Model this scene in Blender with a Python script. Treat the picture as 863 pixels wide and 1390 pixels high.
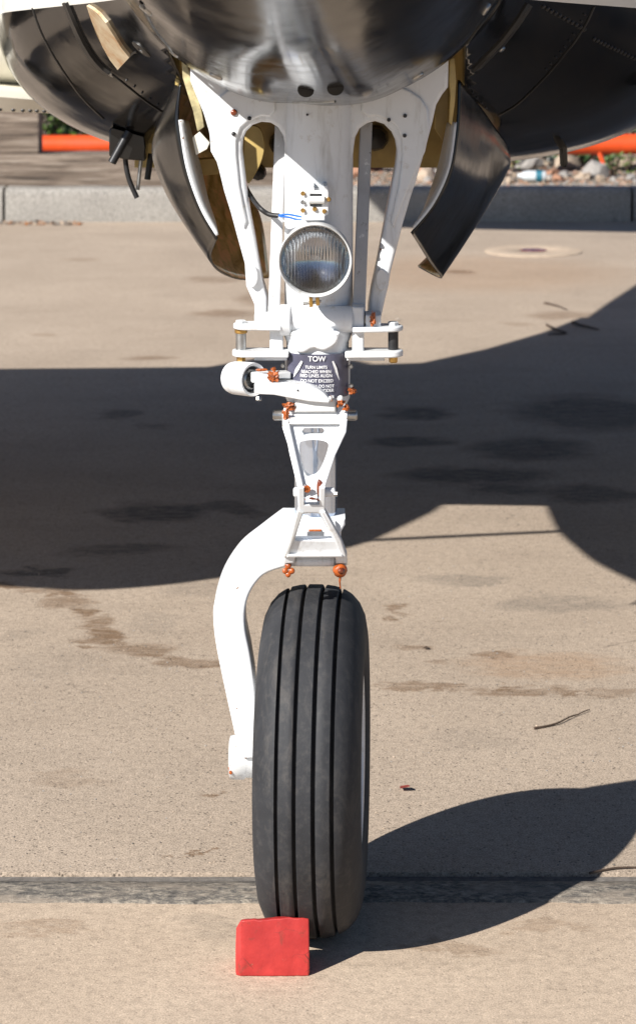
import bpy, bmesh, math, random
from mathutils import Vector, Matrix, noise as mnoise
from mathutils.bvhtree import BVHTree

R = math.radians
random.seed(7)
scene = bpy.context.scene
for o in list(bpy.data.objects):
    bpy.data.objects.remove(o, do_unlink=True)
COL = scene.collection

# ------------------------------------------------------------------ camera
CAM_D, CAM_H, F_PX, IMG_W, IMG_H = 3.4, 1.3, 3483.0, 863.0, 1390.0
HORIZON = -77.0
cam_d = bpy.data.cameras.new('camera')
cam = bpy.data.objects.new('camera', cam_d)
COL.objects.link(cam)
cam.location = (0, -CAM_D, CAM_H)
cam.rotation_euler = (R(90), 0, 0)
cam_d.sensor_fit = 'HORIZONTAL'
cam_d.sensor_width = 36.0
cam_d.lens = 36.0 * F_PX / IMG_W
cam_d.shift_y = (HORIZON - IMG_H / 2) / IMG_W
cam_d.clip_start = 0.05
cam_d.clip_end = 2000
cam_d.dof.use_dof = True
cam_d.dof.focus_distance = 3.38
cam_d.dof.aperture_fstop = 20
scene.camera = cam

# ------------------------------------------------------------------ sky, sun, exposure
SUN_TRAVEL = Vector((1.02, 1.03, -1.0)).normalized()
to_sun = -SUN_TRAVEL
world = bpy.data.worlds.new('World')
scene.world = world
world.use_nodes = True
wn = world.node_tree
wn.nodes.clear()
sky = wn.nodes.new('ShaderNodeTexSky')
sky.sky_type = 'NISHITA'
sky.sun_disc = False
sky.sun_elevation = math.asin(to_sun.z)
sky.sun_rotation = math.atan2(to_sun.x, to_sun.y)
sky.dust_density = 0.2
sky.air_density = 0.7
sky.ozone_density = 2.5
bg = wn.nodes.new('ShaderNodeBackground')
bg.inputs['Strength'].default_value = 0.06
wo = wn.nodes.new('ShaderNodeOutputWorld')
wn.links.new(sky.outputs[0], bg.inputs[0])
wn.links.new(bg.outputs[0], wo.inputs[0])

sun_d = bpy.data.lights.new('sun', 'SUN')
sun_d.energy = 5.0
sun_d.angle = R(0.55)
sun_d.color = (1.0, 0.96, 0.90)
sun = bpy.data.objects.new('sun', sun_d)
COL.objects.link(sun)
sun.location = to_sun * 30
sun.rotation_euler = SUN_TRAVEL.to_track_quat('-Z', 'Y').to_euler()

scene.view_settings.view_transform = 'Standard'
scene.view_settings.look = 'None'
scene.view_settings.gamma = 1
scene.view_settings.exposure = 0.74
scene.view_settings.use_curve_mapping = False
scene.cycles.max_bounces = 8

# ------------------------------------------------------------------ helpers
def W(px, py, Y):
    """point at depth Y seen at photograph pixel (px, py)"""
    Z = CAM_D + Y
    return Vector(((px - IMG_W / 2) * Z / F_PX, Y, CAM_H - (py - HORIZON) * Z / F_PX))

def S(px, Y=0.0):
    return px * (CAM_D + Y) / F_PX

def ground_pt(px, py, h=0.0):
    Z = (CAM_H - h) * F_PX / (py - HORIZON)
    return Vector(((px - IMG_W / 2) * Z / F_PX, Z - CAM_D, h))

def link(name, me, mats, parent=None, smooth=35, bevel=0.0, seg=2):
    o = bpy.data.objects.new(name, me)
    COL.objects.link(o)
    if not isinstance(mats, (list, tuple)):
        mats = [mats]
    if not me.materials:
        for m in mats:
            me.materials.append(m)
    if smooth:
        me.polygons.foreach_set('use_smooth', [True] * len(me.polygons))
        me.set_sharp_from_angle(angle=R(smooth))
    if bevel:
        b = o.modifiers.new('bevel', 'BEVEL')
        b.width = bevel
        b.segments = seg
        b.limit_method = 'ANGLE'
        b.angle_limit = R(35)
        b.harden_normals = False
    if parent is not None:
        o.parent = parent
    return o

def tag(o, label=None, cat=None, group=None, kind=None):
    if label: o['label'] = label
    if cat: o['category'] = cat
    if group: o['group'] = group
    if kind: o['kind'] = kind
    return o

class MB:
    """collects shapes into one mesh"""
    def __init__(self):
        self.v, self.f, self.m = [], [], []

    def add(self, vs, fs, mi=0):
        b = len(self.v)
        self.v += [tuple(p) for p in vs]
        self.f += [tuple(b + i for i in f) for f in fs]
        self.m += [mi] * len(fs)
        return self

    def box(self, lo, hi, mi=0):
        x0, y0, z0 = lo; x1, y1, z1 = hi
        vs = [(x0,y0,z0),(x1,y0,z0),(x1,y1,z0),(x0,y1,z0),(x0,y0,z1),(x1,y0,z1),(x1,y1,z1),(x0,y1,z1)]
        return self.add(vs, [(0,3,2,1),(4,5,6,7),(0,1,5,4),(1,2,6,5),(2,3,7,6),(3,0,4,7)], mi)

    def tube(self, pts, rad, n=12, caps=True, mi=0):
        pts = [Vector(p) for p in pts]
        if not isinstance(rad, (list, tuple)):
            rad = [rad] * len(pts)
        rings, up = [], None
        for i, p in enumerate(pts):
            t = (pts[min(i+1, len(pts)-1)] - pts[max(i-1, 0)])
            if t.length < 1e-9: t = Vector((0, 0, 1))
            t.normalize()
            if up is None:
                up = Vector((0, 0, 1)) if abs(t.z) < 0.9 else Vector((0, 1, 0))
            u = (up - t * up.dot(t)).normalized()
            up = u
            w = t.cross(u)
            rings.append([p + (u * math.cos(2*math.pi*k/n) + w * math.sin(2*math.pi*k/n)) * rad[i] for k in range(n)])
        vs = [q for r in rings for q in r]
        fs = []
        for i in range(len(pts) - 1):
            for k in range(n):
                fs.append((i*n+k, i*n+(k+1) % n, (i+1)*n+(k+1) % n, (i+1)*n+k))
        if caps:
            fs.append(tuple(range(n-1, -1, -1)))
            fs.append(tuple((len(pts)-1)*n + k for k in range(n)))
        return self.add(vs, fs, mi)

    def lathe(self, prof, origin, axis, n=32, mi=0, closed=False, caps=True):
        """prof: (radius, height along axis)"""
        origin = Vector(origin); a = Vector(axis).normalized()
        u = a.orthogonal().normalized(); w = a.cross(u)
        vs, fs = [], []
        for r, h in prof:
            for k in range(n):
                t = 2*math.pi*k/n
                vs.append(origin + a*h + (u*math.cos(t) + w*math.sin(t))*r)
        m = len(prof)
        for i in range(m if closed else m-1):
            j = (i+1) % m
            for k in range(n):
                fs.append((i*n+k, i*n+(k+1) % n, j*n+(k+1) % n, j*n+k))
        if not closed and caps:
            if prof[0][0] > 1e-6: fs.append(tuple(range(n-1, -1, -1)))
            if prof[-1][0] > 1e-6: fs.append(tuple((m-1)*n+k for k in range(n)))
        return self.add(vs, fs, mi)

    def grid(self, rows, mi=0, flip=False):
        nr, nc = len(rows), len(rows[0])
        vs = [p for r in rows for p in r]
        fs = []
        for i in range(nr-1):
            for j in range(nc-1):
                f = (i*nc+j, i*nc+j+1, (i+1)*nc+j+1, (i+1)*nc+j)
                fs.append(f[::-1] if flip else f)
        return self.add(vs, fs, mi)

    def build(self, name, mats, parent=None, smooth=35, bevel=0.0, seg=2, fix=True):
        me = bpy.data.meshes.new(name)
        me.from_pydata(self.v, [], self.f)
        if fix:
            bm = bmesh.new(); bm.from_mesh(me)
            bmesh.ops.remove_doubles(bm, verts=bm.verts, dist=1e-6)
            bmesh.ops.recalc_face_normals(bm, faces=bm.faces)
            bm.to_mesh(me); bm.free()
        if not isinstance(mats, (list, tuple)): mats = [mats]
        for m in mats: me.materials.append(m)
        if len(mats) > 1 and len(me.polygons) == len(self.m):
            me.polygons.foreach_set('material_index', self.m)
        me.update()
        return link(name, me, mats, parent, smooth, bevel, seg)

def catmull(P, n=6, closed=False):
    P = [Vector(p) for p in P]
    m = len(P); out = []
    rng = m if closed else m-1
    for i in range(rng):
        if closed:
            a, b, c, d = P[(i-1) % m], P[i], P[(i+1) % m], P[(i+2) % m]
        else:
            a, b, c, d = P[max(i-1, 0)], P[i], P[i+1], P[min(i+2, m-1)]
        for k in range(n):
            t = k/n
            out.append(0.5*((2*b) + (c-a)*t + (2*a-5*b+4*c-d)*t*t + (3*b-a-3*c+d)*t**3))
    if not closed: out.append(P[-1])
    return out

def plate(name, outlines, Y0, Y1, mats, parent=None, bevel=0.0015, seg=2, smooth=40, Yp=None, bend=None):
    """flat part cut to photograph-measured outlines (first outer, then holes), real thickness Y0..Y1"""
    cu = bpy.data.curves.new(name, 'CURVE')
    cu.dimensions = '2D'
    cu.fill_mode = 'BOTH'
    cu.extrude = max(0.0002, abs(Y1-Y0)/2 - bevel)
    cu.bevel_depth = bevel
    cu.bevel_resolution = seg
    cu.offset = -bevel
    for pts in outlines:
        sp = cu.splines.new('POLY')
        sp.points.add(len(pts)-1)
        for k, p in enumerate(pts):
            w = W(p[0], p[1], Y0 if Yp is None else Yp)
            sp.points[k].co = (w.x, w.z, 0, 1)
        sp.use_cyclic_u = True
    tmp = bpy.data.objects.new('tmp', cu)
    COL.objects.link(tmp)
    dg = bpy.context.evaluated_depsgraph_get()
    me = bpy.data.meshes.new_from_object(tmp.evaluated_get(dg))
    bpy.data.objects.remove(tmp, do_unlink=True)
    bpy.data.curves.remove(cu)
    ym = (Y0+Y1)/2
    for v in me.vertices:
        x, y, z = v.co
        p = Vector((x, ym - z, y))
        v.co = bend(p) if bend else p
    me.materials.clear()
    me.name = name
    return link(name, me, mats, parent, smooth)

def ellipse(cx, cy, rx, ry, n=24, a0=0, a1=360):
    return [(cx + rx*math.cos(R(a0+(a1-a0)*k/n)), cy - ry*math.sin(R(a0+(a1-a0)*k/n))) for k in range(n if a1-a0 == 360 else n+1)]

# ------------------------------------------------------------------ materials
def newmat(name):
    m = bpy.data.materials.new(name)
    m.use_nodes = True
    return m, m.node_tree, m.node_tree.nodes['Principled BSDF']

def nd(nt, typ, **kw):
    n = nt.nodes.new(typ)
    for k, v in kw.items():
        if k.startswith('i_'):
            n.inputs[k[2:]].default_value = v
        else:
            setattr(n, k, v)
    return n

def ramp(nt, src, stops, interp='LINEAR'):
    r = nt.nodes.new('ShaderNodeValToRGB')
    r.color_ramp.interpolation = interp
    el = r.color_ramp.elements
    while len(el) < len(stops): el.new(0.5)
    for e, (p, c) in zip(el, stops):
        e.position = p
        e.color = (c, c, c, 1) if isinstance(c, (int, float)) else (*c, 1)
    nt.links.new(src, r.inputs[0])
    return r.outputs[0]

def mixc(nt, fac, a, b, mode='MIX'):
    m = nt.nodes.new('ShaderNodeMix')
    m.data_type = 'RGBA'; m.blend_type = mode
    for s, v in ((m.inputs[0], fac), (m.inputs[6], a), (m.inputs[7], b)):
        if hasattr(v, 'links') or hasattr(v, 'is_linked'): nt.links.new(v, s)
        elif isinstance(v, (int, float)): s.default_value = v
        else: s.default_value = (*v, 1)
    return m.outputs[2]

def mth(nt, op, a, b=None, clamp=False):
    m = nt.nodes.new('ShaderNodeMath'); m.operation = op; m.use_clamp = clamp
    for s, v in ((m.inputs[0], a), (m.inputs[1], b)):
        if v is None: continue
        if hasattr(v, 'is_linked'): nt.links.new(v, s)
        else: s.default_value = v
    return m.outputs[0]

def noise(nt, scale, detail=4, rough=0.55, vec=None, dist=0.0):
    n = nd(nt, 'ShaderNodeTexNoise')
    n.inputs['Scale'].default_value = scale
    n.inputs['Detail'].default_value = detail
    n.inputs['Roughness'].default_value = rough
    n.inputs['Distortion'].default_value = dist
    if vec is not None: nt.links.new(vec, n.inputs['Vector'])
    return n.outputs['Fac']

def objco(nt, scale=(1, 1, 1)):
    t = nd(nt, 'ShaderNodeTexCoord')
    m = nd(nt, 'ShaderNodeMapping')
    m.inputs['Scale'].default_value = scale
    nt.links.new(t.outputs['Object'], m.inputs['Vector'])
    return m.outputs['Vector']

def bump(nt, b, h, strength=0.3, dist=0.002):
    n = nd(nt, 'ShaderNodeBump')
    n.inputs['Strength'].default_value = strength
    n.inputs['Distance'].default_value = dist
    nt.links.new(h, n.inputs['Height'])
    nt.links.new(n.outputs[0], b.inputs['Normal'])
    return n

def simple(name, col, rough=0.5, metal=0.0, var=0.15, scale=30, bmp=0.0, coat=0.0, bscale=None):
    m, nt, b = newmat(name)
    co = objco(nt)
    n = noise(nt, scale, 5, 0.6, co)
    c2 = tuple(c*(1-var) for c in col); c1 = tuple(min(1, c*(1+var*0.6)) for c in col)
    nt.links.new(ramp(nt, n, [(0.3, c2), (0.7, c1)]), b.inputs['Base Color'])
    nt.links.new(ramp(nt, noise(nt, scale*0.6, 3, 0.5, co), [(0.3, max(0.03, rough*0.8)), (0.7, min(1, rough*1.2))]), b.inputs['Roughness'])
    b.inputs['Metallic'].default_value = metal
    b.inputs['Coat Weight'].default_value = coat
    if bmp: bump(nt, b, noise(nt, bscale or scale*4, 4, 0.6, co), bmp, 0.002)
    return m

M = {}
def mat_white(name, base=(0.72, 0.74, 0.76), dirt=0.45, chips=0.66):
    m, nt, b = newmat(name)
    co = objco(nt)
    big = noise(nt, 9, 5, 0.6, co)
    c = ramp(nt, big, [(0.35, tuple(x*0.92 for x in base)), (0.65, base)])
    fine = noise(nt, 55, 6, 0.7, co)
    mask = ramp(nt, fine, [(0.58, 0.0), (0.70, dirt)])
    c = mixc(nt, mask, c, (0.40, 0.35, 0.28))
    stk = noise(nt, 6, 6, 0.7, objco(nt, (7, 7, 1.1)))
    c = mixc(nt, ramp(nt, stk, [(0.55, 0.0), (0.74, 0.40)]), c, (0.20, 0.165, 0.12))
    ch = noise(nt, 120, 3, 0.5, co)
    reg = noise(nt, 14, 2, 0.5, co)
    chm = mth(nt, 'MULTIPLY', ramp(nt, ch, [(chips, 0.0), (chips+0.03, 1.0)]), ramp(nt, reg, [(0.60, 0.0), (0.66, 1.0)]))
    c = mixc(nt, chm, c, (0.20, 0.085, 0.03))
    nt.links.new(c, b.inputs['Base Color'])
    nt.links.new(ramp(nt, fine, [(0.3, 0.26), (0.7, 0.42)]), b.inputs['Roughness'])
    bump(nt, b, noise(nt, 160, 3, 0.5, co), 0.08, 0.001)
    return m
M['white'] = mat_white('white_paint')
M['white_worn'] = mat_white('worn_white_paint', (0.62, 0.63, 0.63), 0.8, 0.60)

def mat_grey_bar():
    m, nt, b = newmat('chipped_grey_white_paint')
    co = objco(nt)
    n = noise(nt, 26, 6, 0.65, co, 0.4)
    c = ramp(nt, n, [(0.30, (0.44, 0.44, 0.45)), (0.62, (0.52, 0.52, 0.53)), (0.64, (0.74, 0.74, 0.73))])
    d = ramp(nt, noise(nt, 70, 5, 0.7, co), [(0.62, 0.0), (0.68, 0.8)])
    nt.links.new(mixc(nt, d, c, (0.12, 0.10, 0.08)), b.inputs['Base Color'])
    b.inputs['Roughness'].default_value = 0.45
    return m
M['bar'] = mat_grey_bar()

def mat_body():
    """gloss black belly with a white upper body, the border painted along the side"""
    m, nt, b = newmat('black_and_white_gloss_paint')
    t = nd(nt, 'ShaderNodeTexCoord')
    sep = nd(nt, 'ShaderNodeSeparateXYZ')
    nt.links.new(t.outputs['Object'], sep.inputs[0])
    y = sep.outputs['Y']; z = sep.outputs['Z']
    lim = mth(nt, 'ADD', mth(nt, 'MULTIPLY', mth(nt, 'MAXIMUM', mth(nt, 'SUBTRACT', 1.0, y), 0.0), 0.055), 1.172)
    isw = mth(nt, 'GREATER_THAN', mth(nt, 'SUBTRACT', z, lim), 0.0)
    co = t.outputs['Object']
    dust = noise(nt, 7, 6, 0.65, co)
    blk = ramp(nt, dust, [(0.35, (0.004, 0.004, 0.0045)), (0.75, (0.012, 0.011, 0.010))])
    nt.links.new(mixc(nt, isw, blk, (0.80, 0.79, 0.74)), b.inputs['Base Color'])
    nt.links.new(ramp(nt, noise(nt, 18, 5, 0.6, co), [(0.35, 0.07), (0.7, 0.17)]), b.inputs['Roughness'])
    b.inputs['Specular IOR Level'].default_value = 0.22
    bump(nt, b, noise(nt, 7, 3, 0.5, co), 0.06, 0.01)
    return m
M['body'] = mat_body()

def mat_black(name, rough=0.16, bm_=0.08, base=0.006, spec=0.5):
    m, nt, b = newmat(name)
    co = objco(nt)
    nt.links.new(ramp(nt, noise(nt, 12, 6, 0.65, co), [(0.35, (base, base, base*1.05)), (0.75, (base*2.6, base*2.4, base*2.1))]), b.inputs['Base Color'])
    nt.links.new(ramp(nt, noise(nt, 25, 5, 0.6, co), [(0.3, rough*0.7), (0.7, rough*1.6)]), b.inputs['Roughness'])
    b.inputs['Specular IOR Level'].default_value = spec
    bump(nt, b, noise(nt, 9, 3, 0.5, co), bm_, 0.01)
    return m
M['black'] = mat_black('gloss_black_paint')
M['nose'] = mat_black('dented_black_nose', 0.13, 0.05, 0.004, 0.38)
M['rubber_black'] = simple('black_rubber_hose', (0.012, 0.012, 0.013), 0.5, 0, 0.2, 60)
M['dark'] = simple('painted_hole_shade', (0.006, 0.006, 0.006), 0.8)  # flat black standing in for the shade inside holes
M['seam'] = simple('dull_black_seam', (0.018, 0.017, 0.016), 0.42, 0, 0.3, 40)

def mat_tyre():
    m, nt, b = newmat('worn_tyre_rubber')
    co = objco(nt)
    n = noise(nt, 22, 6, 0.65, co)
    c = ramp(nt, n, [(0.3, (0.016, 0.017, 0.020)), (0.7, (0.028, 0.029, 0.033))])
    dust = ramp(nt, noise(nt, 90, 4, 0.7, co), [(0.50, 0.0), (0.75, 0.22)])
    c = mixc(nt, dust, c, (0.12, 0.11, 0.10))
    sc = ramp(nt, noise(nt, 10, 6, 0.75, objco(nt, (4, 1, 1)), 0.8), [(0.52, 0.0), (0.74, 0.35)])
    c = mixc(nt, sc, c, (0.13, 0.115, 0.10))
    nt.links.new(c, b.inputs['Base Color'])
    nt.links.new(ramp(nt, n, [(0.3, 0.62), (0.7, 0.8)]), b.inputs['Roughness'])
    b.inputs['Specular IOR Level'].default_value = 0.4
    bump(nt, b, noise(nt, 220, 4, 0.6, co), 0.25, 0.0012)
    return m
M['tyre'] = mat_tyre()
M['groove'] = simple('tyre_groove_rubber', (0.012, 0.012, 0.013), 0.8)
M['chrome'] = simple('chromed_steel', (0.62, 0.71, 0.86), 0.14, 0.9, 0.06, 20)
M['steel'] = simple('dull_steel', (0.45, 0.45, 0.44), 0.38, 1.0, 0.3, 60)
M['brass'] = simple('yellow_cadmium_plate', (0.55, 0.33, 0.10), 0.35, 0.9, 0.4, 90)
M['darkbolt'] = simple('blackened_bolt', (0.03, 0.03, 0.032), 0.4, 0.3, 0.3, 60)
M['grease'] = simple('orange_brown_grease', (0.36, 0.075, 0.010), 0.22, 0, 0.6, 90, 0.3, 0.5)
M['grease_dark'] = simple('dark_red_brown_grease', (0.14, 0.028, 0.008), 0.2, 0, 0.7, 70, 0.3, 0.6)
M['tape'] = simple('rust_orange_tape', (0.36, 0.085, 0.014), 0.35, 0, 0.75, 140, 0.4)
M['zinc'] = simple('olive_yellow_primer', (0.46, 0.34, 0.125), 0.4, 0, 0.35, 14, 0.1)
M['cream'] = simple('yellowed_cream_paint', (0.44, 0.38, 0.21), 0.45, 0, 0.6, 60)
M['wing'] = simple('aged_cream_white_paint', (0.74, 0.71, 0.62), 0.38, 0, 0.10, 6, 0.03)
M['wire_blue'] = simple('blue_wire_sleeve', (0.03, 0.16, 0.62), 0.4)
M['wire_white'] = simple('pale_wire_sleeve', (0.6, 0.62, 0.66), 0.4)

def mat_bronze():
    m, nt, b = newmat('brown_lacquer_painted_reflections')
    co = objco(nt, (9, 3, 1.4))
    n = noise(nt, 7, 5, 0.6, co, 0.6)
    c = ramp(nt, n, [(0.36, (0.40, 0.27, 0.10)), (0.50, (0.66, 0.47, 0.20)), (0.60, (0.88, 0.52, 0.27))])  # orange and pale streaks are reflections painted into the brown lacquer
    nt.links.new(c, b.inputs['Base Color'])
    b.inputs['Roughness'].default_value = 0.22
    b.inputs['Metallic'].default_value = 0.12
    bump(nt, b, n, 0.12, 0.004)
    return m
M['bronze'] = mat_bronze()

def mat_rust_patch():
    m, nt, b = newmat('cream_and_rust_plate')
    co = objco(nt)
    n = noise(nt, 14, 6, 0.7, co)
    nt.links.new(ramp(nt, n, [(0.35, (0.72, 0.62, 0.46)), (0.52, (0.58, 0.46, 0.30)), (0.66, (0.45, 0.22, 0.08))]), b.inputs['Base Color'])
    b.inputs['Roughness'].default_value = 0.5
    return m
M['patch'] = mat_rust_patch()

def mat_red():
    m, nt, b = newmat('worn_red_painted_wood')
    co = objco(nt)
    n = noise(nt, 20, 6, 0.65, co)
    c = ramp(nt, n, [(0.3, (0.30, 0.016, 0.016)), (0.7, (0.50, 0.038, 0.032))])
    sc = ramp(nt, noise(nt, 30, 8, 0.8, objco(nt, (1, 1.4, 0.8)), 0.6), [(0.56, 0.0), (0.66, 0.85)])
    c = mixc(nt, sc, c, (0.17, 0.035, 0.022))
    chip = ramp(nt, noise(nt, 60, 8, 0.8, co), [(0.655, 0.0), (0.70, 0.7)])
    c = mixc(nt, chip, c, (0.36, 0.27, 0.18))
    vc = nd(nt, 'ShaderNodeTexVoronoi', feature='DISTANCE_TO_EDGE'); vc.inputs['Scale'].default_value = 26
    nt.links.new(objco(nt, (1, 1, 1.6)), vc.inputs['Vector'])
    ck = mth(nt, 'MULTIPLY', ramp(nt, vc.outputs['Distance'], [(0.008, 1.0), (0.022, 0.0)]), ramp(nt, noise(nt, 18, 2, 0.5, co), [(0.50, 0.0), (0.56, 0.8)]))
    c = mixc(nt, ck, c, (0.06, 0.02, 0.015))
    nt.links.new(c, b.inputs['Base Color'])
    b.inputs['Roughness'].default_value = 0.5
    bump(nt, b, noise(nt, 60, 6, 0.7, co), 0.35, 0.002)
    return m
M['red'] = mat_red()

def mat_glass():
    m, nt, b = newmat('fluted_lens_glass')
    b.inputs['Base Color'].default_value = (0.93, 0.96, 1.0, 1)
    b.inputs['Transmission Weight'].default_value = 1.0
    b.inputs['Roughness'].default_value = 0.03
    b.inputs['IOR'].default_value = 1.42
    return m
M['glass'] = mat_glass()
M['mirror'] = simple('reflector_silvering', (0.52, 0.50, 0.48), 0.09, 1.0, 0.4, 45)
M['placard'] = simple('slate_grey_placard', (0.085, 0.085, 0.125), 0.34, 0, 0.35, 26, 0.1)
M['print'] = simple('white_print', (0.82, 0.82, 0.82), 0.5, 0, 0.2, 300)

def mat_concrete(name, cA, cB, stains, grain=330.0, speck=0.6, bstr=0.35, pits=0.5, gc=0.85, cracks=0.5):
    m, nt, b = newmat(name)
    t = nd(nt, 'ShaderNodeTexCoord')
    co = t.outputs['Object']
    n1 = noise(nt, 1.6, 6, 0.65, co)
    c = ramp(nt, n1, [(0.30, cB), (0.70, cA)])
    # broad streaks lying across the apron
    mp = nd(nt, 'ShaderNodeMapping'); mp.inputs['Scale'].default_value = (0.7, 2.6, 1)
    nt.links.new(co, mp.inputs['Vector'])
    st = ramp(nt, noise(nt, 2.2, 7, 0.7, mp.outputs[0], 0.3), [(0.52, 0.0), (0.72, 0.30)])
    c = mixc(nt, st, c, tuple(x*0.62 for x in cB))
    g1 = noise(nt, grain, 3, 0.7, co)
    c = mixc(nt, gc, c, ramp(nt, g1, [(0.34, 0.40), (0.5, 1.0), (0.68, 1.40)]), 'MULTIPLY')
    g0 = noise(nt, 70, 4, 0.7, co)
    c = mixc(nt, 0.7, c, ramp(nt, g0, [(0.34, 0.74), (0.52, 1.0), (0.70, 1.14)]), 'MULTIPLY')
    vo = nd(nt, 'ShaderNodeTexVoronoi'); vo.inputs['Scale'].default_value = 120; vo.inputs['Randomness'].default_value = 1
    nt.links.new(co, vo.inputs['Vector'])
    pit = mth(nt, 'MULTIPLY', ramp(nt, vo.outputs['Distance'], [(0.12, 1.0), (0.30, 0.0)]), ramp(nt, noise(nt, 40, 2, 0.5, co), [(0.46, 0.0), (0.58, pits)]))
    c = mixc(nt, pit, c, tuple(x*0.22 for x in cB))
    vo2 = nd(nt, 'ShaderNodeTexVoronoi'); vo2.inputs['Scale'].default_value = 230
    nt.links.new(co, vo2.inputs['Vector'])
    pale_fleck = mth(nt, 'MULTIPLY', ramp(nt, vo2.outputs['Distance'], [(0.12, 1.0), (0.3, 0.0)]), ramp(nt, noise(nt, 90, 2, 0.5, co), [(0.54, 0.0), (0.62, 0.55)]))  # pale flecks scattered through the concrete
    c = mixc(nt, pale_fleck, c, tuple(min(1, x*1.7) for x in cA))
    # individual oil and water stains, each an irregular patch of its own
    if stains:
        dn = nd(nt, 'ShaderNodeTexNoise'); dn.inputs['Scale'].default_value = 5.5; dn.inputs['Detail'].default_value = 6
        dn.inputs['Roughness'].default_value = 0.7
        mp2 = nd(nt, 'ShaderNodeMapping'); mp2.inputs['Scale'].default_value = (1, 1.5, 1)
        nt.links.new(co, mp2.inputs['Vector']); nt.links.new(mp2.outputs[0], dn.inputs['Vector'])
        off = nd(nt, 'ShaderNodeVectorMath', operation='MULTIPLY_ADD')
        nt.links.new(dn.outputs['Color'], off.inputs[0])
        off.inputs[1].default_value = (0.22, 0.24, 0); off.inputs[2].default_value = (-0.11, -0.12, 0)
        ad = nd(nt, 'ShaderNodeVectorMath', operation='ADD')
        nt.links.new(co, ad.inputs[0]); nt.links.new(off.outputs[0], ad.inputs[1])
        groups = {}
        for (px, py, wx, wy, s, kind) in stains:
            p = ground_pt(px, py)
            rx = wx/2*(p.y+CAM_D)/F_PX
            ry = (ground_pt(px, py-wy/2).y - ground_pt(px, py+wy/2).y)/2
            mm = nd(nt, 'ShaderNodeMapping'); mm.vector_type = 'POINT'
            mm.inputs['Location'].default_value = (-p.x/rx, -p.y/ry, 0)
            mm.inputs['Scale'].default_value = (1/rx, 1/ry, 0)
            nt.links.new(ad.outputs[0], mm.inputs['Vector'])
            ln = nd(nt, 'ShaderNodeVectorMath', operation='LENGTH')
            nt.links.new(mm.outputs[0], ln.inputs[0])
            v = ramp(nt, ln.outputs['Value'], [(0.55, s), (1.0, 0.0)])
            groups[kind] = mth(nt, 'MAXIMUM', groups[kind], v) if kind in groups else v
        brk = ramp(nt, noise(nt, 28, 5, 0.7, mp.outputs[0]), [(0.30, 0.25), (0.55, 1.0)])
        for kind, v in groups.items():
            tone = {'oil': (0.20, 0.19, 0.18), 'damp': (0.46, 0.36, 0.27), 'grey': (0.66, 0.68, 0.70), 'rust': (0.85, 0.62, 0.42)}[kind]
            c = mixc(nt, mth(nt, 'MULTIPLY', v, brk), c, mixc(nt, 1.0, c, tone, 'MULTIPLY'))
    dv = nd(nt, 'ShaderNodeTexNoise'); dv.inputs['Scale'].default_value = 9; dv.inputs['Detail'].default_value = 5
    nt.links.new(co, dv.inputs['Vector'])
    da = nd(nt, 'ShaderNodeVectorMath', operation='MULTIPLY_ADD')
    nt.links.new(dv.outputs['Color'], da.inputs[0]); da.inputs[1].default_value = (.16, .16, 0); nt.links.new(co, da.inputs[2])
    ve = nd(nt, 'ShaderNodeTexVoronoi', feature='DISTANCE_TO_EDGE'); ve.inputs['Scale'].default_value = 1.7
    nt.links.new(da.outputs[0], ve.inputs['Vector'])
    hc = mth(nt, 'MULTIPLY', ramp(nt, ve.outputs['Distance'], [(0.0012, 1.0), (0.004, 0.0)]), ramp(nt, noise(nt, 2.3, 3, 0.6, co), [(0.54, 0.0), (0.62, cracks)]))
    c = mixc(nt, hc, c, tuple(x*0.3 for x in cB))
    nt.links.new(c, b.inputs['Base Color'])
    b.inputs['Roughness'].default_value = 0.88
    b.inputs['Specular IOR Level'].default_value = 0.25
    h = mth(nt, 'ADD', mth(nt, 'MULTIPLY', g1, 0.5), mth(nt, 'SUBTRACT', mth(nt, 'MULTIPLY', g0, 0.8), mth(nt, 'MULTIPLY', pit, 1.0)))
    bump(nt, b, h, bstr, 0.004)
    return m

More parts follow.
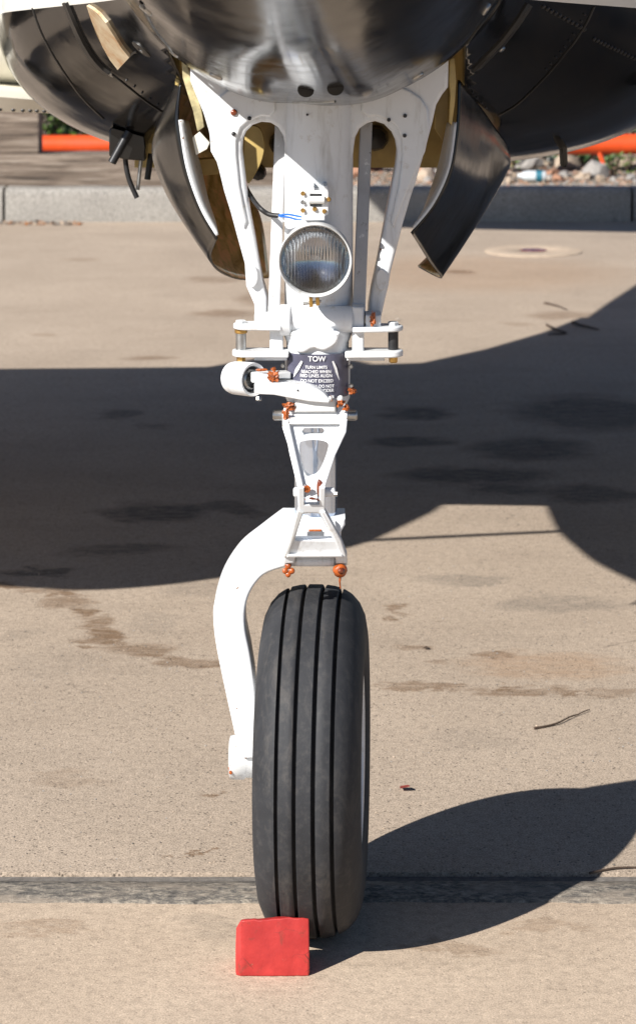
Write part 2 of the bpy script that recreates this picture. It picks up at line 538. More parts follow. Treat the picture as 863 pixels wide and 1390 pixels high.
STAINS = [
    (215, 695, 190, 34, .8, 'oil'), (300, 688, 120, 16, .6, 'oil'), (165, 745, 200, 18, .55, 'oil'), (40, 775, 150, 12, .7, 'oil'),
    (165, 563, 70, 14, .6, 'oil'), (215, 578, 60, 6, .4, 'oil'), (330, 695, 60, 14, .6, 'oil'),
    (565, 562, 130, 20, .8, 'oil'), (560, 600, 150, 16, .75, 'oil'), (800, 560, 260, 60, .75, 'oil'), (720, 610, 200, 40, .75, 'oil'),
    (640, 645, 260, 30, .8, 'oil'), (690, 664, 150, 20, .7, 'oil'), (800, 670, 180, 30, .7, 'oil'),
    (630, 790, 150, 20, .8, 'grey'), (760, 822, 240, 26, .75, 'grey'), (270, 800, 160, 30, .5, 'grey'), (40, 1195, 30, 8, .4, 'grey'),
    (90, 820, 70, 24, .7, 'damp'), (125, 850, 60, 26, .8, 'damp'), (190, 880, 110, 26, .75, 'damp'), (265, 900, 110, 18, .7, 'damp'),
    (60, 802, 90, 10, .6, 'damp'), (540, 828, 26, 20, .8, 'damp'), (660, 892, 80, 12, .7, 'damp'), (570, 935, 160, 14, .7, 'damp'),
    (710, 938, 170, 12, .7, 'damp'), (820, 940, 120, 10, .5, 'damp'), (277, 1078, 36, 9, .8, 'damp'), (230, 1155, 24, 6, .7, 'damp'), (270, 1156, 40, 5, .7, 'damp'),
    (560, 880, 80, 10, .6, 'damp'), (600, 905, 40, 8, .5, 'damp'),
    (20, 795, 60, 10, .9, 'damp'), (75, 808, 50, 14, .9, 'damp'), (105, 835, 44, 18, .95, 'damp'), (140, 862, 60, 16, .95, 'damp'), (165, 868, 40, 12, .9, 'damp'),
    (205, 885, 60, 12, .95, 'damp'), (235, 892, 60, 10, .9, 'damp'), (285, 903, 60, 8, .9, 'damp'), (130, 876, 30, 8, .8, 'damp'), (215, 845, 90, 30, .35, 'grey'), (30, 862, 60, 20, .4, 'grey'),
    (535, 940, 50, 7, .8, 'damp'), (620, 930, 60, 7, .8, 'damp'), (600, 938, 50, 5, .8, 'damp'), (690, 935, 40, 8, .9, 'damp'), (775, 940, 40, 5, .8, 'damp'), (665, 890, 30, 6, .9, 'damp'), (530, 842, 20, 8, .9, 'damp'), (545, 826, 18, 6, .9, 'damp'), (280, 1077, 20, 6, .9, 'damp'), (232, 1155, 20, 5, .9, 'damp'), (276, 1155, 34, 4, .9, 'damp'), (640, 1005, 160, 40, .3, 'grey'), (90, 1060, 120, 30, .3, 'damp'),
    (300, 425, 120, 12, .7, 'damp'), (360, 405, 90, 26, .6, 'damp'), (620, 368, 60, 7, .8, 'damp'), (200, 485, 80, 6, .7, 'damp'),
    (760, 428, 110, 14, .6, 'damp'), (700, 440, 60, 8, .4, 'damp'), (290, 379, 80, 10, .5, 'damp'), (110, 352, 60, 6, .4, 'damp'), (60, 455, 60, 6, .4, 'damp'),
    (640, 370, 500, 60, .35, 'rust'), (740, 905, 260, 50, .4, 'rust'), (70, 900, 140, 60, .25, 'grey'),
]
M['apron'] = mat_concrete('apron_concrete', (0.43, 0.348, 0.272), (0.35, 0.28, 0.216), STAINS, pits=0.85)
M['slab'] = mat_concrete('pale_slab_concrete', (0.52, 0.415, 0.315), (0.38, 0.295, 0.22),
                         [(290, 1255, 90, 50, .5, 'grey'), (60, 1262, 120, 20, .4, 'damp'), (620, 1285, 200, 16, .4, 'damp'), (760, 1262, 120, 16, .35, 'damp')], 380, pits=0.3, gc=0.5, cracks=0.0)
M['kerb'] = mat_concrete('grey_kerb_concrete', (0.33, 0.31, 0.28), (0.25, 0.235, 0.215), [], 140, pits=0.4)

def mat_tar():
    m, nt, b = newmat('rough_tar_joint')
    co = objco(nt, (0.8, 1.3, 1))
    n = noise(nt, 80, 7, 0.8, co, 0.3)
    c = ramp(nt, n, [(0.34, (0.075, 0.069, 0.063)), (0.44, (0.15, 0.138, 0.125)), (0.52, (0.27, 0.24, 0.20)), (0.62, (0.46, 0.40, 0.33))])
    pt = noise(nt, 9, 5, 0.7, objco(nt, (0.6, 2.2, 1)), 0.4)
    c = mixc(nt, ramp(nt, pt, [(0.47, 0.0), (0.62, 0.75)]), c, (0.36, 0.30, 0.24))
    nt.links.new(c, b.inputs['Base Color'])
    b.inputs['Roughness'].default_value = 0.9
    b.inputs['Specular IOR Level'].default_value = 0.2
    bump(nt, b, n, 0.9, 0.008)
    return m
M['tar'] = mat_tar()
M['tar_smooth'] = simple('smooth_tar_strip', (0.16, 0.145, 0.13), 0.85, 0, 0.4, 120, 0.5)

def mat_wood():
    m, nt, b = newmat('weathered_sleeper_timber')
    co = objco(nt, (0.32, 5, 7))
    n = noise(nt, 8, 7, 0.7, co, 0.5)
    c = ramp(nt, n, [(0.36, (0.04, 0.03, 0.024)), (0.46, (0.14, 0.105, 0.08)), (0.56, (0.24, 0.19, 0.15)), (0.68, (0.36, 0.31, 0.26))])
    nt.links.new(c, b.inputs['Base Color'])
    b.inputs['Roughness'].default_value = 0.85
    bump(nt, b, n, 0.8, 0.02)
    return m
M['wood'] = mat_wood()
M['orange'] = simple('orange_painted_pipe', (0.66, 0.075, 0.014), 0.42, 0, 0.2, 12, 0.05)
M['soil'] = mat_concrete('dusty_soil', (0.30, 0.24, 0.17), (0.17, 0.135, 0.10), [], 90, pits=0.8, bstr=0.8)
M['stone'] = simple('tan_rubble_stone', (0.42, 0.33, 0.25), 0.85, 0, 0.45, 16, 0.6)
M['stone_red'] = simple('reddish_rubble_stone', (0.36, 0.19, 0.12), 0.85, 0, 0.45, 16, 0.6)
M['stone_grey'] = simple('grey_rubble_stone', (0.30, 0.28, 0.26), 0.85, 0, 0.4, 16, 0.6)
M['grit'] = simple('dark_grit', (0.14, 0.125, 0.11), 0.9, 0, 0.5, 60, 0.5)
M['leaf'] = simple('green_leaf', (0.075, 0.13, 0.022), 0.5, 0, 0.5, 6)
M['leaf_dark'] = simple('dark_green_leaf', (0.025, 0.055, 0.012), 0.5, 0, 0.5, 6)
M['dry'] = simple('dry_brown_leaf', (0.30, 0.12, 0.035), 0.7, 0, 0.5, 40)
M['redleaf'] = simple('dry_red_leaf', (0.26, 0.035, 0.018), 0.6, 0, 0.5, 80)
M['twig'] = simple('dry_twig_bark', (0.07, 0.045, 0.03), 0.8, 0, 0.4, 60)
M['paper'] = simple('white_paper_scrap', (0.75, 0.75, 0.75), 0.7, 0, 0.15, 60)
M['bottle'] = simple('dusty_clear_bottle', (0.52, 0.56, 0.58), 0.25, 0, 0.2, 30)
M['bottlecap'] = simple('blue_green_bottle_label', (0.02, 0.14, 0.20), 0.4)

# ------------------------------------------------------------------ the setting
KERB_Y, KERB_H = ground_pt(431, 301).y, 0.155
def sheet(name, x0, x1, y0, y1, z, m):
    o = MB().add([(x0,y0,z),(x1,y0,z),(x1,y1,z),(x0,y1,z)], [(0,1,2,3)]).build(name, m, None, 0, fix=False)
    return tag(o, kind='structure')

sheet('terrain', -900, 900, -900, 1500, -0.06, M['soil'])
J0, J1, J2 = ground_pt(431, 1226).y, ground_pt(431, 1199).y, ground_pt(431, 1185).y
def slab_mesh(name, x0, x1, y0, y1, z, m):
    o = MB().box((x0, y0, -0.05), (x1, y1, z)).build(name, m, None, 0)
    return tag(o, kind='structure')
slab_mesh('apron', -40, 40, J2 + 0.0015, KERB_Y + 0.06, 0.0, M['apron'])
slab_mesh('front_slab', -40, 40, -30, J1 - 0.001, 0.0, M['slab'])
slab_mesh('tar_edge_strip', -40, 40, J1 - 0.0005, J2, -0.006, M['tar_smooth'])
mb = MB(); rows = []
NT = 900
for i in range(NT+1):
    x = -6 + 12*i/NT
    e0 = J0 + .006*mnoise.noise((x*3, 0, 0)) + .005*mnoise.noise((x*14, 2, 0)) + .003*mnoise.noise((x*50, 4, 0))
    e1 = J1 + .004*mnoise.noise((x*8, 7, 0)) + .003*mnoise.noise((x*40, 9, 0))
    rows.append([(x, e0 - .004, -.004), (x, e0, .0022), (x, (e0*2+e1)/3, .0038 + .0015*mnoise.noise((x*22, 1, 3))), (x, (e0+2*e1)/3, .0036 + .0015*mnoise.noise((x*22, 5, 3))), (x, e1, .0022), (x, e1 + .004, -.004)])
mb.grid(rows)
tag(mb.build('tar_joint', M['tar'], None, 60), kind='structure')

kerb = bpy.data.objects.new('kerb', None); COL.objects.link(kerb)
kerb.location = (0, KERB_Y, 0)
tag(kerb, kind='structure')
kx0 = (5 - IMG_W/2) * (KERB_Y + CAM_D) / F_PX
kl = (858 - 5) * (KERB_Y + CAM_D) / F_PX
for k in range(-3, 4):
    x0, x1 = kx0 + kl*k + 0.007, kx0 + kl*(k+1) - 0.007
    prof = [(0, -0.02), (0, 0.125), (0.006, 0.142), (0.02, KERB_H), (0.15, KERB_H), (0.15, -0.02)]
    mb = MB()
    nseg = 36
    rows = []
    for i in range(nseg+1):
        x = x0 + (x1-x0)*i/nseg
        rows.append([(x, p[0] + 0.005*mnoise.noise((x*4, p[1]*8, 1.0)), p[1] + 0.005*mnoise.noise((x*5, p[0]*8, 5.0))) for p in prof])
    mb.grid(rows)
    mb.add(rows[0], [tuple(range(len(prof)))]); mb.add(rows[-1], [tuple(range(len(prof)))[::-1]])
    mb.build('kerb_stone', M['kerb'], kerb, 40)
verge = sheet('verge', -40, 40, KERB_Y + 0.10, KERB_Y + 60, KERB_H - 0.012, M['soil'])

# ------------------------------------------------------------------ aircraft
AIR = bpy.data.objects.new('jet_aircraft', None)
COL.objects.link(AIR)
tag(AIR, 'parked jet with gloss black belly and white nose landing gear', 'aircraft')
YAW = R(3.0)
def yaw(p):
    x, y, z = p
    return Vector((x*math.cos(YAW) + y*math.sin(YAW), -x*math.sin(YAW) + y*math.cos(YAW), z))

# --- fuselage loft: (Y, half width, bottom z, widest z, top z, lower exponent)
SEC = [(-1.55, .010, 1.520, 1.53, 1.54, 2.0), (-1.40, .10, 1.40, 1.52, 1.65, 2.0), (-1.1, .18, 1.285, 1.49, 1.75, 2.0),
       (-.7, .235, 1.185, 1.44, 1.84, 2.0), (-.35, .256, 1.120, 1.39, 1.92, 2.0), (-.10, .262, 1.093, 1.355, 1.98, 2.0),
       (.10, .33, 1.075, 1.33, 2.05, 2.1), (.30, .41, 1.045, 1.30, 2.12, 2.25), (.60, .53, .985, 1.26, 2.2, 2.6),
       (.90, .60, .930, 1.25, 2.26, 2.9), (1.2, .645, .900, 1.25, 2.3, 3.0), (1.6, .662, .888, 1.25, 2.3, 3.0),
       (2.4, .665, .886, 1.25, 2.3, 3.0), (3.3, .66, .890, 1.26, 2.25, 3.0), (3.9, .60, .95, 1.32, 2.2, 2.6),
       (4.6, .51, 1.08, 1.42, 2.12, 2.3), (5.4, .39, 1.26, 1.54, 2.05, 2.1), (6.4, .25, 1.45, 1.68, 2.0, 2.0), (7.4, .10, 1.66, 1.78, 1.9, 2.0)]
def sec_at(Y):
    for a, b in zip(SEC, SEC[1:]):
        if a[0] <= Y <= b[0]:
            t = (Y-a[0])/(b[0]-a[0])
            return [a[i] + (b[i]-a[i])*t for i in range(1, 6)]
def smooth_sec(Y):
    h = 0.07
    acc = [0]*5; n = 0
    for k in (-1, -.5, 0, .5, 1):
        s = sec_at(min(max(Y + k*h, SEC[0][0]), SEC[-1][0]))
        for i in range(5): acc[i] += s[i]
        n += 1
    return [a/n for a in acc]
def sec_pt(Y, th, inset=0.0):
    """th 0 at the bottom, 90 at the right side, 180 at the top"""
    w, zb, zc, zt, n = smooth_sec(Y)
    s, c = math.sin(R(th)), -math.cos(R(th))
    nn = n if c < 0 else 2.2
    H = (zc - zb) if c < 0 else (zt - zc)
    den = (abs(s)**nn + abs(c)**nn)**(1/nn)
    x, z = (w-inset)*s/den, zc + (H-inset)*c/den
    return Vector((x, Y, z))
def loft(name, Ys, ths, mats, cut=None, dent=None, inset=0.0):
    rows = []
    for Y in Ys:
        r = []
        for th in ths:
            p = sec_pt(Y, th, inset)
            if dent:
                d = dent(p)
                p = p + Vector((math.sin(R(th))*d, 0, -math.cos(R(th))*d))
            r.append(p)
        rows.append(r)
    me = bpy.data.meshes.new(name)
    nc = len(ths)
    fs = [(i*nc+j, i*nc+j+1, (i+1)*nc+j+1, (i+1)*nc+j) for i in range(len(rows)-1) for j in range(nc-1)]
    me.from_pydata([p for r in rows for p in r], [], fs)
    bm = bmesh.new(); bm.from_mesh(me)
    bmesh.ops.remove_doubles(bm, verts=bm.verts, dist=1e-5)
    if cut:
        hw, y0, y1 = cut
        for co, no in (((hw, 0, 0), (1, 0, 0)), ((-hw, 0, 0), (1, 0, 0)), ((0, y0, 0), (0, 1, 0)), ((0, y1, 0), (0, 1, 0))):
            bmesh.ops.bisect_plane(bm, geom=bm.verts[:] + bm.edges[:] + bm.faces[:], plane_co=co, plane_no=no)
        kill = []
        for f in bm.faces:
            c = f.calc_center_median()
            if abs(c.x) < hw and y0 < c.y < y1 and c.z < 1.3: kill.append(f)
        bmesh.ops.delete(bm, geom=kill, context='FACES')
    for v_ in bm.verts: v_.co = yaw(v_.co)
    bmesh.ops.recalc_face_normals(bm, faces=bm.faces)
    low = min(bm.faces, key=lambda f: f.calc_center_median().z)
    if low.normal.z > 0: bmesh.ops.reverse_faces(bm, faces=bm.faces)
    bm.to_mesh(me); bm.free()
    return link(name, me, mats, AIR, 60)

def frange(a, b, n): return [a + (b-a)*k/n for k in range(n+1)]
BAYW, BAY0, BAY1 = 0.195, -0.12, 0.86
THS = [-180 + 3*k for k in range(121)]
fus = loft('fuselage', frange(-.10, 3.3, 110) + frange(3.35, 7.4, 60), THS, M['body'],
           cut=(BAYW, BAY0, BAY1))
def dent(p):
    a = 0.0
    if p.z < 1.35:
        a += 0.0030*mnoise.noise((p.x*6, p.y*1.6, 2.0)) + 0.0004*mnoise.noise((p.x*15, p.y*4, 7.0))
        a += -0.010*math.exp(-((p.x+0.02)/0.035)**2 - ((p.y+0.35)/0.30)**2) + 0.004*math.exp(-((p.x-0.075)/0.03)**2 - ((p.y+0.3)/0.25)**2)
    return a
nose = loft('nose_cone', frange(-1.55, -.105, 70), [-180 + 2*k for k in range(181)], M['nose'], dent=dent, inset=-0.004)
sol = nose.modifiers.new('skin', 'SOLIDIFY'); sol.thickness = 0.006; sol.offset = -1
sol = fus.modifiers.new('skin', 'SOLIDIFY'); sol.thickness = 0.005; sol.offset = -1

def bvh_of(*objs):
    vs, fs = [], []
    for o in objs:
        b = len(vs)
        vs += [v.co.copy() for v in o.data.vertices]
        fs += [tuple(b+i for i in p.vertices) for p in o.data.polygons]
    return BVHTree.FromPolygons(vs, fs)
SKIN = bvh_of(fus, nose)
CAMP = Vector((0, -CAM_D, CAM_H))
def on_skin(px, py, lift=0.0):
    d = (W(px, py, 0) - CAMP).normalized()
    h, n, i, ds = SKIN.ray_cast(CAMP, d)
    if h is None: return None, None
    if n.dot(d) > 0: n = -n
    return h + n*lift, n
def skin_strip(name, pts, width, mat, parent, lift=0.0015, n=5, taper=False):
    """flat raised strip lying on the skin along a measured line"""
    P = catmull([Vector((p[0], p[1], 0)) for p in pts], n)
    hits = [on_skin(p.x, p.y) for p in P]
    hits = [h for h in hits if h[0] is not None]
    if len(hits) < 2: return None
    mb = MB(); rows = []
    for i, (h, nn) in enumerate(hits):
        t = (hits[min(i+1, len(hits)-1)][0] - hits[max(i-1, 0)][0]).normalized()
        s = nn.cross(t).normalized()*width/2
        rows.append([h - s - nn*0.002, h - s*0.8 + nn*lift, h + s*0.8 + nn*lift, h + s - nn*0.002])
    mb.grid(rows)
    return mb.build(name, mat, parent, 50)
def skin_screw(px, py, r, parent, mat=None, name='screw', slot=True):
    h, n = on_skin(px, py)
    if h is None: return
    o = MB().lathe([(r, -0.003), (r, 0.001), (r*0.86, 0.0022), (r*0.30, 0.0024), (r*0.26, 0.0012), (0.0, 0.0012)], h, n, 18).build(name, mat or M['steel'], parent, 50)
    return o

# --- wings, tail and added pods: mostly above and beside the frame, they throw the large shadow
def airfoil(chord, thick, n=14):
    up, lo = [], []
    for k in range(n+1):
        x = (1-math.cos(math.pi*k/n))/2
        t = 5*thick*(0.2969*math.sqrt(x) - 0.126*x - 0.3516*x*x + 0.2843*x**3 - 0.1015*x**4)
        up.append((x*chord, t*chord*0.9)); lo.append((x*chord, -t*chord*1.1))
    return up + lo[-2:0:-1]
def wing(name, stations, mat):
    mb = MB(); rows = []
    for x, y, z, ch, th in stations:
        rows.append([yaw((x, y+a, z+b)) for a, b in airfoil(ch, th)])
    nc = len(rows[0])
    vs = [p for r in rows for p in r]; fs = []
    for i in range(len(rows)-1):
        for j in range(nc):
            fs.append((i*nc+j, i*nc+(j+1) % nc, (i+1)*nc+(j+1) % nc, (i+1)*nc+j))
    fs.append(tuple(range(nc))); fs.append(tuple((len(rows)-1)*nc+k for k in range(nc)))
    mb.add(vs, fs)
    return mb.build(name, mat, AIR, 50)
for s in (-1, 1):
    w = wing('wing', [(s*.45, 1.52, 1.12, 2.85, .107), (s*.60, 1.55, 1.12, 2.45, .122), (s*.80, 1.58, 1.12, 2.05, .14), (s*1.0, 1.60, 1.12, 1.75, .155), (s*1.3, 1.62, 1.13, 1.65, .15), (s*3.6, 1.75, 1.2, 1.2, .12)], M['wing'])
    # underside joint with a row of rivets
    # unseen pod under the wing, shape invented to cast the rounded shadow lobe
    pr = [(0.0, .0), (.10, .02), (.20, .08), (.31, .22), (.39, .42), (.43, .70), (.44, 1.2), (.42, 1.7), (.33, 2.2), (.18, 2.6), (.02, 2.8)]
    o0 = yaw((s*1.60, .50, 1.26)); ax = yaw((0, 1, 0))
    MB().lathe(pr, o0, ax, 40).build('shadow_pod', M['black'], AIR, 60)
    leg = MB()
    a = yaw((s*1.35, 2.75, .98)); b_ = yaw((s*1.35, 2.75, .33))
    leg.tube([a, b_], [.05, .04], 14)
    L = leg.build('main_gear_leg', M['white'], AIR, 50)
    wc = yaw((s*1.43, 2.75, .30)); ax = yaw((s, 0, 0))
    MB().lathe([(.12, -.07), (.2, -.085), (.27, -.075), (.299, -.04), (.30, 0), (.299, .04), (.27, .075), (.2, .085), (.12, .07)], wc, ax, 36).build('main_wheel', M['tyre'], AIR, 60)
    wing('tailplane', [(s*.05, 5.95, 2.02, .95, .09), (s*1.0, 6.0, 2.05, .80, .08), (s*2.1, 6.1, 2.08, .6, .08)], M['wing'])
fin = MB()
fs_ = [yaw((0.0, 5.4, 2.0)), yaw((0, 6.6, 3.6)), yaw((0, 7.3, 3.6)), yaw((0, 7.3, 1.85))]
fin.add([p + Vector((.03, 0, 0)) for p in fs_] + [p - Vector((.03, 0, 0)) for p in fs_], [(0,1,2,3), (7,6,5,4), (0,4,5,1), (1,5,6,2), (2,6,7,3), (3,7,4,0)]).build('tail_fin', M['wing'], AIR, 40, 0.02)
# unseen rod added between pod and body to cast the thin shadow line
rd = [W(0, 0, 0)]*2
zr = 1.16
sA, sB = ground_pt(380, 739), ground_pt(765, 721)
k = zr/(-SUN_TRAVEL.z)
MB().tube([sA - SUN_TRAVEL*k, sB - SUN_TRAVEL*k], .010, 8).build('shadow_rod', M['steel'], AIR, 50)

# --- gear bay walls
bay = MB()
def bayp(x, y, z): return yaw((x, y, z))
bz = 1.34
bulk = [(-BAYW-.02, .80), (BAYW+.04, .80)]
zb = W(431, 227, .80).z
MB().box((-.30, .80, zb), (.30, .806, bz)).build('bay_bulkhead', M['zinc'], AIR, 0)
MB().box((-.197, .14, 1.105), (-.191, .80, bz)).build('bay_side_wall', M['zinc'], AIR, 0)
MB().box((.199, .14, 1.105), (.205, .80, bz)).build('bay_side_wall', M['zinc'], AIR, 0)
MB().box((-.21, -.09, bz), (.21, .81, bz+.006)).build('bay_roof', M['zinc'], AIR, 0)
# dark fittings on the bulkhead
for (px, py, r) in [(510, 188, .022), (381, 195, .02), (350, 235, .014)]:
    c = W(px, py, .77)
    MB().lathe([(r*.7, -.0), (r, .008), (r*.8, .026), (r*.3, .03), (0, .03)], c + Vector((0, .03, 0)), (0, -1, 0), 9).build('bulkhead_fitting', M['darkbolt'], AIR, 30)
# yellowed sealing strips down the bay corners
plate('bay_corner_strip', [[(246, 78), (254, 84), (260, 110), (268, 130), (274, 150), (277, 172), (268, 178), (262, 150), (254, 125), (248, 105)]], .03, .04, M['cream'], AIR, 0.001)
plate('bay_corner_strip', [[(610, 80), (617, 76), (619, 110), (617, 140), (613, 170), (609, 165), (611, 130), (609, 110)]], .03, .04, M['zinc'], AIR, 0.001)
plate('bay_bracket', [[(261, 186), (271, 178), (285, 193), (281, 202), (266, 210)]], .10, .104, M['wing'], AIR, 0.0008)
plate('bay_bracket', [[(268, 216), (295, 214), (296, 236), (270, 238)]], .34, .37, M['zinc'], AIR, 0.001)
plate('bay_hanger', [catmull([(334, 175, 0), (344, 170, 0), (354, 176, 0), (359, 195, 0), (356, 215, 0), (347, 235, 0), (336, 248, 0), (331, 215, 0)], 4, True)], .20, .215, M['zinc'], AIR, 0.001)
plate('bay_hanger', [[(590, 130), (608, 118), (609, 160), (600, 190), (590, 175)]], .20, .215, M['zinc'], AIR, 0.001)

# --- gear doors: curved sheets hanging from the sides of the bay
def door(name, grid_pts, n=6):
    rows = [[W(*p) for p in r] for r in grid_pts]
    rows = [catmull(r, n) for r in rows]
    cols = [catmull([rows[i][j] for i in range(len(rows))], n) for j in range(len(rows[0]))]
    mb = MB(); mb.grid(cols)
    o = mb.build(name, [M['bronze'], M['black']], AIR, 60)
    s = o.modifiers.new('thickness', 'SOLIDIFY')
    s.thickness = 0.003; s.offset = -1
    s.material_offset = 1; s.material_offset_rim = 1
    return o
# rows top to bottom; each row from the front edge outward and round to the rear edge
dl = door('gear_door', [
    [(247, 112, .10), (238, 122, .22), (240, 150, .42), (262, 172, .62), (292, 182, .80)],
    [(243, 165, .09), (212, 186, .22), (216, 208, .42), (262, 220, .62), (318, 226, .78)],
    [(253, 225, .08), (222, 240, .22), (232, 256, .42), (282, 262, .60), (338, 258, .74)],
    [(272, 280, .07), (249, 292, .20), (258, 304, .38), (304, 312, .54), (356, 302, .68)],
    [(296, 322, .06), (287, 347, .18), (298, 366, .32), (328, 378, .46), (366, 376, .58)]])
dl['label'] = 'left curved gear door, black outside and brown inside'
dr = door('gear_door', [
    [(621, 108, .10), (640, 132, .24), (664, 165, .40), (690, 208, .58), (668, 224, .80)],
    [(619, 165, .09), (640, 182, .24), (664, 205, .40), (688, 228, .56), (660, 244, .78)],
    [(610, 226, .08), (630, 243, .22), (650, 262, .38), (662, 276, .52), (630, 282, .74)],
    [(588, 275, .07), (602, 292, .20), (618, 312, .35), (630, 327, .46), (602, 324, .64)],
    [(557, 315, .06), (568, 332, .16), (583, 356, .28), (597, 376, .38), (567, 360, .52)]])
dr['label'] = 'right curved gear door, black outside and brown inside'
def strip3(name, L_, R_, mat, parent):
    a = catmull([W(*p) for p in L_], 6); b = catmull([W(*p) for p in R_], 6)
    mb = MB(); mb.grid([[p, q] for p, q in zip(a, b)])
    o = mb.build(name, mat, parent, 60)
    s = o.modifiers.new('thickness', 'SOLIDIFY'); s.thickness = 0.004; s.offset = 0
    return o
strip3('inner_flange', [(244, 162, .085), (254, 226, .075), (273, 281, .065), (295, 319, .055)],
       [(254, 164, .16), (270, 222, .15), (281, 270, .14), (291, 300, .12)], M['white'], dl)
strip3('inner_flange', [(618, 165, .085), (609, 226, .075), (588, 274, .065), (560, 309, .055)],
       [(608, 166, .16), (596, 224, .15), (584, 262, .14), (574, 290, .12)], M['white'], dr)

# --- strut with yoke
STX = 432.5
Yaxis = 0.0
st_top, st_bot = W(STX, 60, 0), W(STX, 418, 0)
strut = MB().lathe([(S(46.5), 0), (S(46.5), (st_top-st_bot).z)], st_bot, (0, 0, 1), 56).build('strut_cylinder', M['white'], AIR, 40)
Lout = [(258, 70), (258, 109), (267, 132), (276, 153), (283, 176), (288, 199), (297, 230), (304, 259), (313, 288), (323, 325), (332, 357), (334, 388), (340, 402), (345, 413), (346, 432)]
Lin = [(364, 432), (363, 403), (357, 384), (351, 352), (345, 318), (339, 288), (334, 255), (331, 230), (328, 205), (329, 190), (334, 178), (343, 169), (355, 165), (367, 166), (377, 172), (384, 183), (387, 200), (388, 240)]
Rin = [(476, 240), (480, 200), (482, 186), (488, 174), (498, 167), (509, 164), (521, 168), (531, 178), (537, 191), (539, 205), (537, 225), (534, 240), (528, 270), (522, 302), (511, 360), (504, 392), (500, 415), (499, 432)]
Rout = [(517, 432), (522, 408), (527, 388), (530, 369), (538, 338), (546, 306), (557, 268), (563, 250), (578, 199), (587, 165), (592, 142), (600, 128), (608, 118), (609, 70)]
yk = plate('strut_yoke', [Lout + Lin + Rin + Rout], -.016, .034, M['white'], AIR, 0.005, 3)
# raised pads round the arches
plate('yoke_pad', [[(286, 205), (284, 175), (285, 150), (293, 134), (308, 122), (328, 114), (352, 116), (372, 122), (374, 150), (366, 158), (355, 157), (338, 163), (327, 173), (321, 190), (321, 210), (325, 250), (335, 300), (331, 310), (316, 270), (300, 230)]], -.0205, -.012, M['white'], yk, 0.003, 3)
plate('yoke_pad', [[(577, 205), (583, 175), (581, 148), (571, 132), (556, 122), (536, 114), (512, 116), (492, 122), (490, 150), (498, 158), (510, 157), (527, 162), (538, 172), (545, 188), (546, 210), (541, 250), (530, 300), (534, 310), (549, 270), (566, 230)]], -.0205, -.012, M['white'], yk, 0.003, 3)
for (cx, cy) in [(342, 375), (518, 379)]:
    plate('lug_boss', [ellipse(cx, cy, 8, 15, 20)], -.024, -.012, M['white'], yk, 0.0015)
for (px, py, m_, r) in [(317.5, 152, 'grease_dark', .0045), (338.5, 160, 'darkbolt', .0028), (317, 181, 'darkbolt', .0028), (527.5, 162, 'darkbolt', .0026), (549.5, 156.5, 'darkbolt', .0026), (549, 183.5, 'darkbolt', .0026), (417, 155, 'darkbolt', .0016)]:
    c = W(px, py, -.0205 if px != 417 else -.045)
    MB().lathe([(r, 0), (r, .002), (r*.7, .0032), (0, .0034)], c, (0, -1, 0), 12).build('rivet', M[m_], yk, 50)
# flat links behind the yoke
def bar(name, a, b, w, t, Ya, Yb, mat, parent):
    A, B = W(a[0], a[1], Ya), W(b[0], b[1], Yb)
    d = (B-A).normalized(); s = Vector((0, 1, 0)).cross(d).normalized(); n = d.cross(s)
    hw, ht = S(w)/2, t/2
    vs = []
    for P in (A, B):
        for (u, v) in ((-1,-1), (1,-1), (1,1), (-1,1)): vs.append(P + s*hw*u + n*ht*v)
    return MB().add(vs, [(0,1,2,3), (7,6,5,4), (0,4,5,1), (1,5,6,2), (2,6,7,3), (3,7,4,0)]).build(name, mat, parent, 40, 0.0015)
bar('side_link', (381, 166), (371, 446), 16, .010, .05, -.035, M['bar'], AIR)
bar('side_link', (497, 166), (486, 446), 17, .010, .05, -.035, M['bar'], AIR)

# --- landing light
LC = W(428, 352, -.10); ax = Vector((-.02, -1, -.03)).normalized()
rl = S(48.5, -.10)
light = MB().lathe([(rl*.45, .10), (rl*.62, .085), (rl*.86, .05), (rl*1.01, .02), (rl*1.03, .0), (rl*1.035, -.009), (rl*1.01, -.012), (rl*.975, -.010), (rl*.955, -.002), (rl*.955, .004)],
                   LC, -ax, 56, caps=False).build('landing_light', M['white_worn'], AIR, 40)
MB().lathe([(0.0, .0235), (rl*.15, .0230), (rl*.3, .0214), (rl*.45, .0187), (rl*.6, .0150), (rl*.75, .0102), (rl*.88, .005), (rl*.95, .001)], LC, -ax, 64, caps=False).build('reflector', M['mirror'], light, 80)
MB().tube([LC - ax*.022, LC - ax*.010], .004, 10).build('filament_holder', M['steel'], light, 50)
# lens with vertical flutes
mb = MB(); front, back = [], []
u = Vector((1, 0, 0)); u = (u - ax*u.dot(ax)).normalized(); v = ax.cross(u)
if v.z < 0: v = -v
NG = 230; rr = rl*.945
def lens_rows(sign):
    rows = []
    for i in range(41):
        r_ = []
        for j in range(NG+1):
            a, b = 2*j/NG-1, 2*i/40-1
            # square to disc
            x = a*math.sqrt(1-b*b/2); y = b*math.sqrt(1-a*a/2)
            h = .008*(1-(x*x+y*y)) if sign > 0 else .008*(1-(x*x+y*y)) - .003
            if sign < 0:
                h += .0009*abs(math.sin(x*rr/.0042*math.pi))*(1-(x*x+y*y)**4)
            r_.append(LC + u*x*rr + v*y*rr + ax*(h+.002))
        rows.append(r_)
    return rows
fr, bk = lens_rows(1), lens_rows(-1)
mb.grid(fr); mb.grid(bk, flip=True)
def rim(rows): return [rows[0][j] for j in range(NG+1)] + [rows[i][NG] for i in range(1, 41)] + [rows[40][j] for j in range(NG-1, -1, -1)] + [rows[i][0] for i in range(39, 0, -1)]
a_, b_ = rim(fr), rim(bk); nR = len(a_)
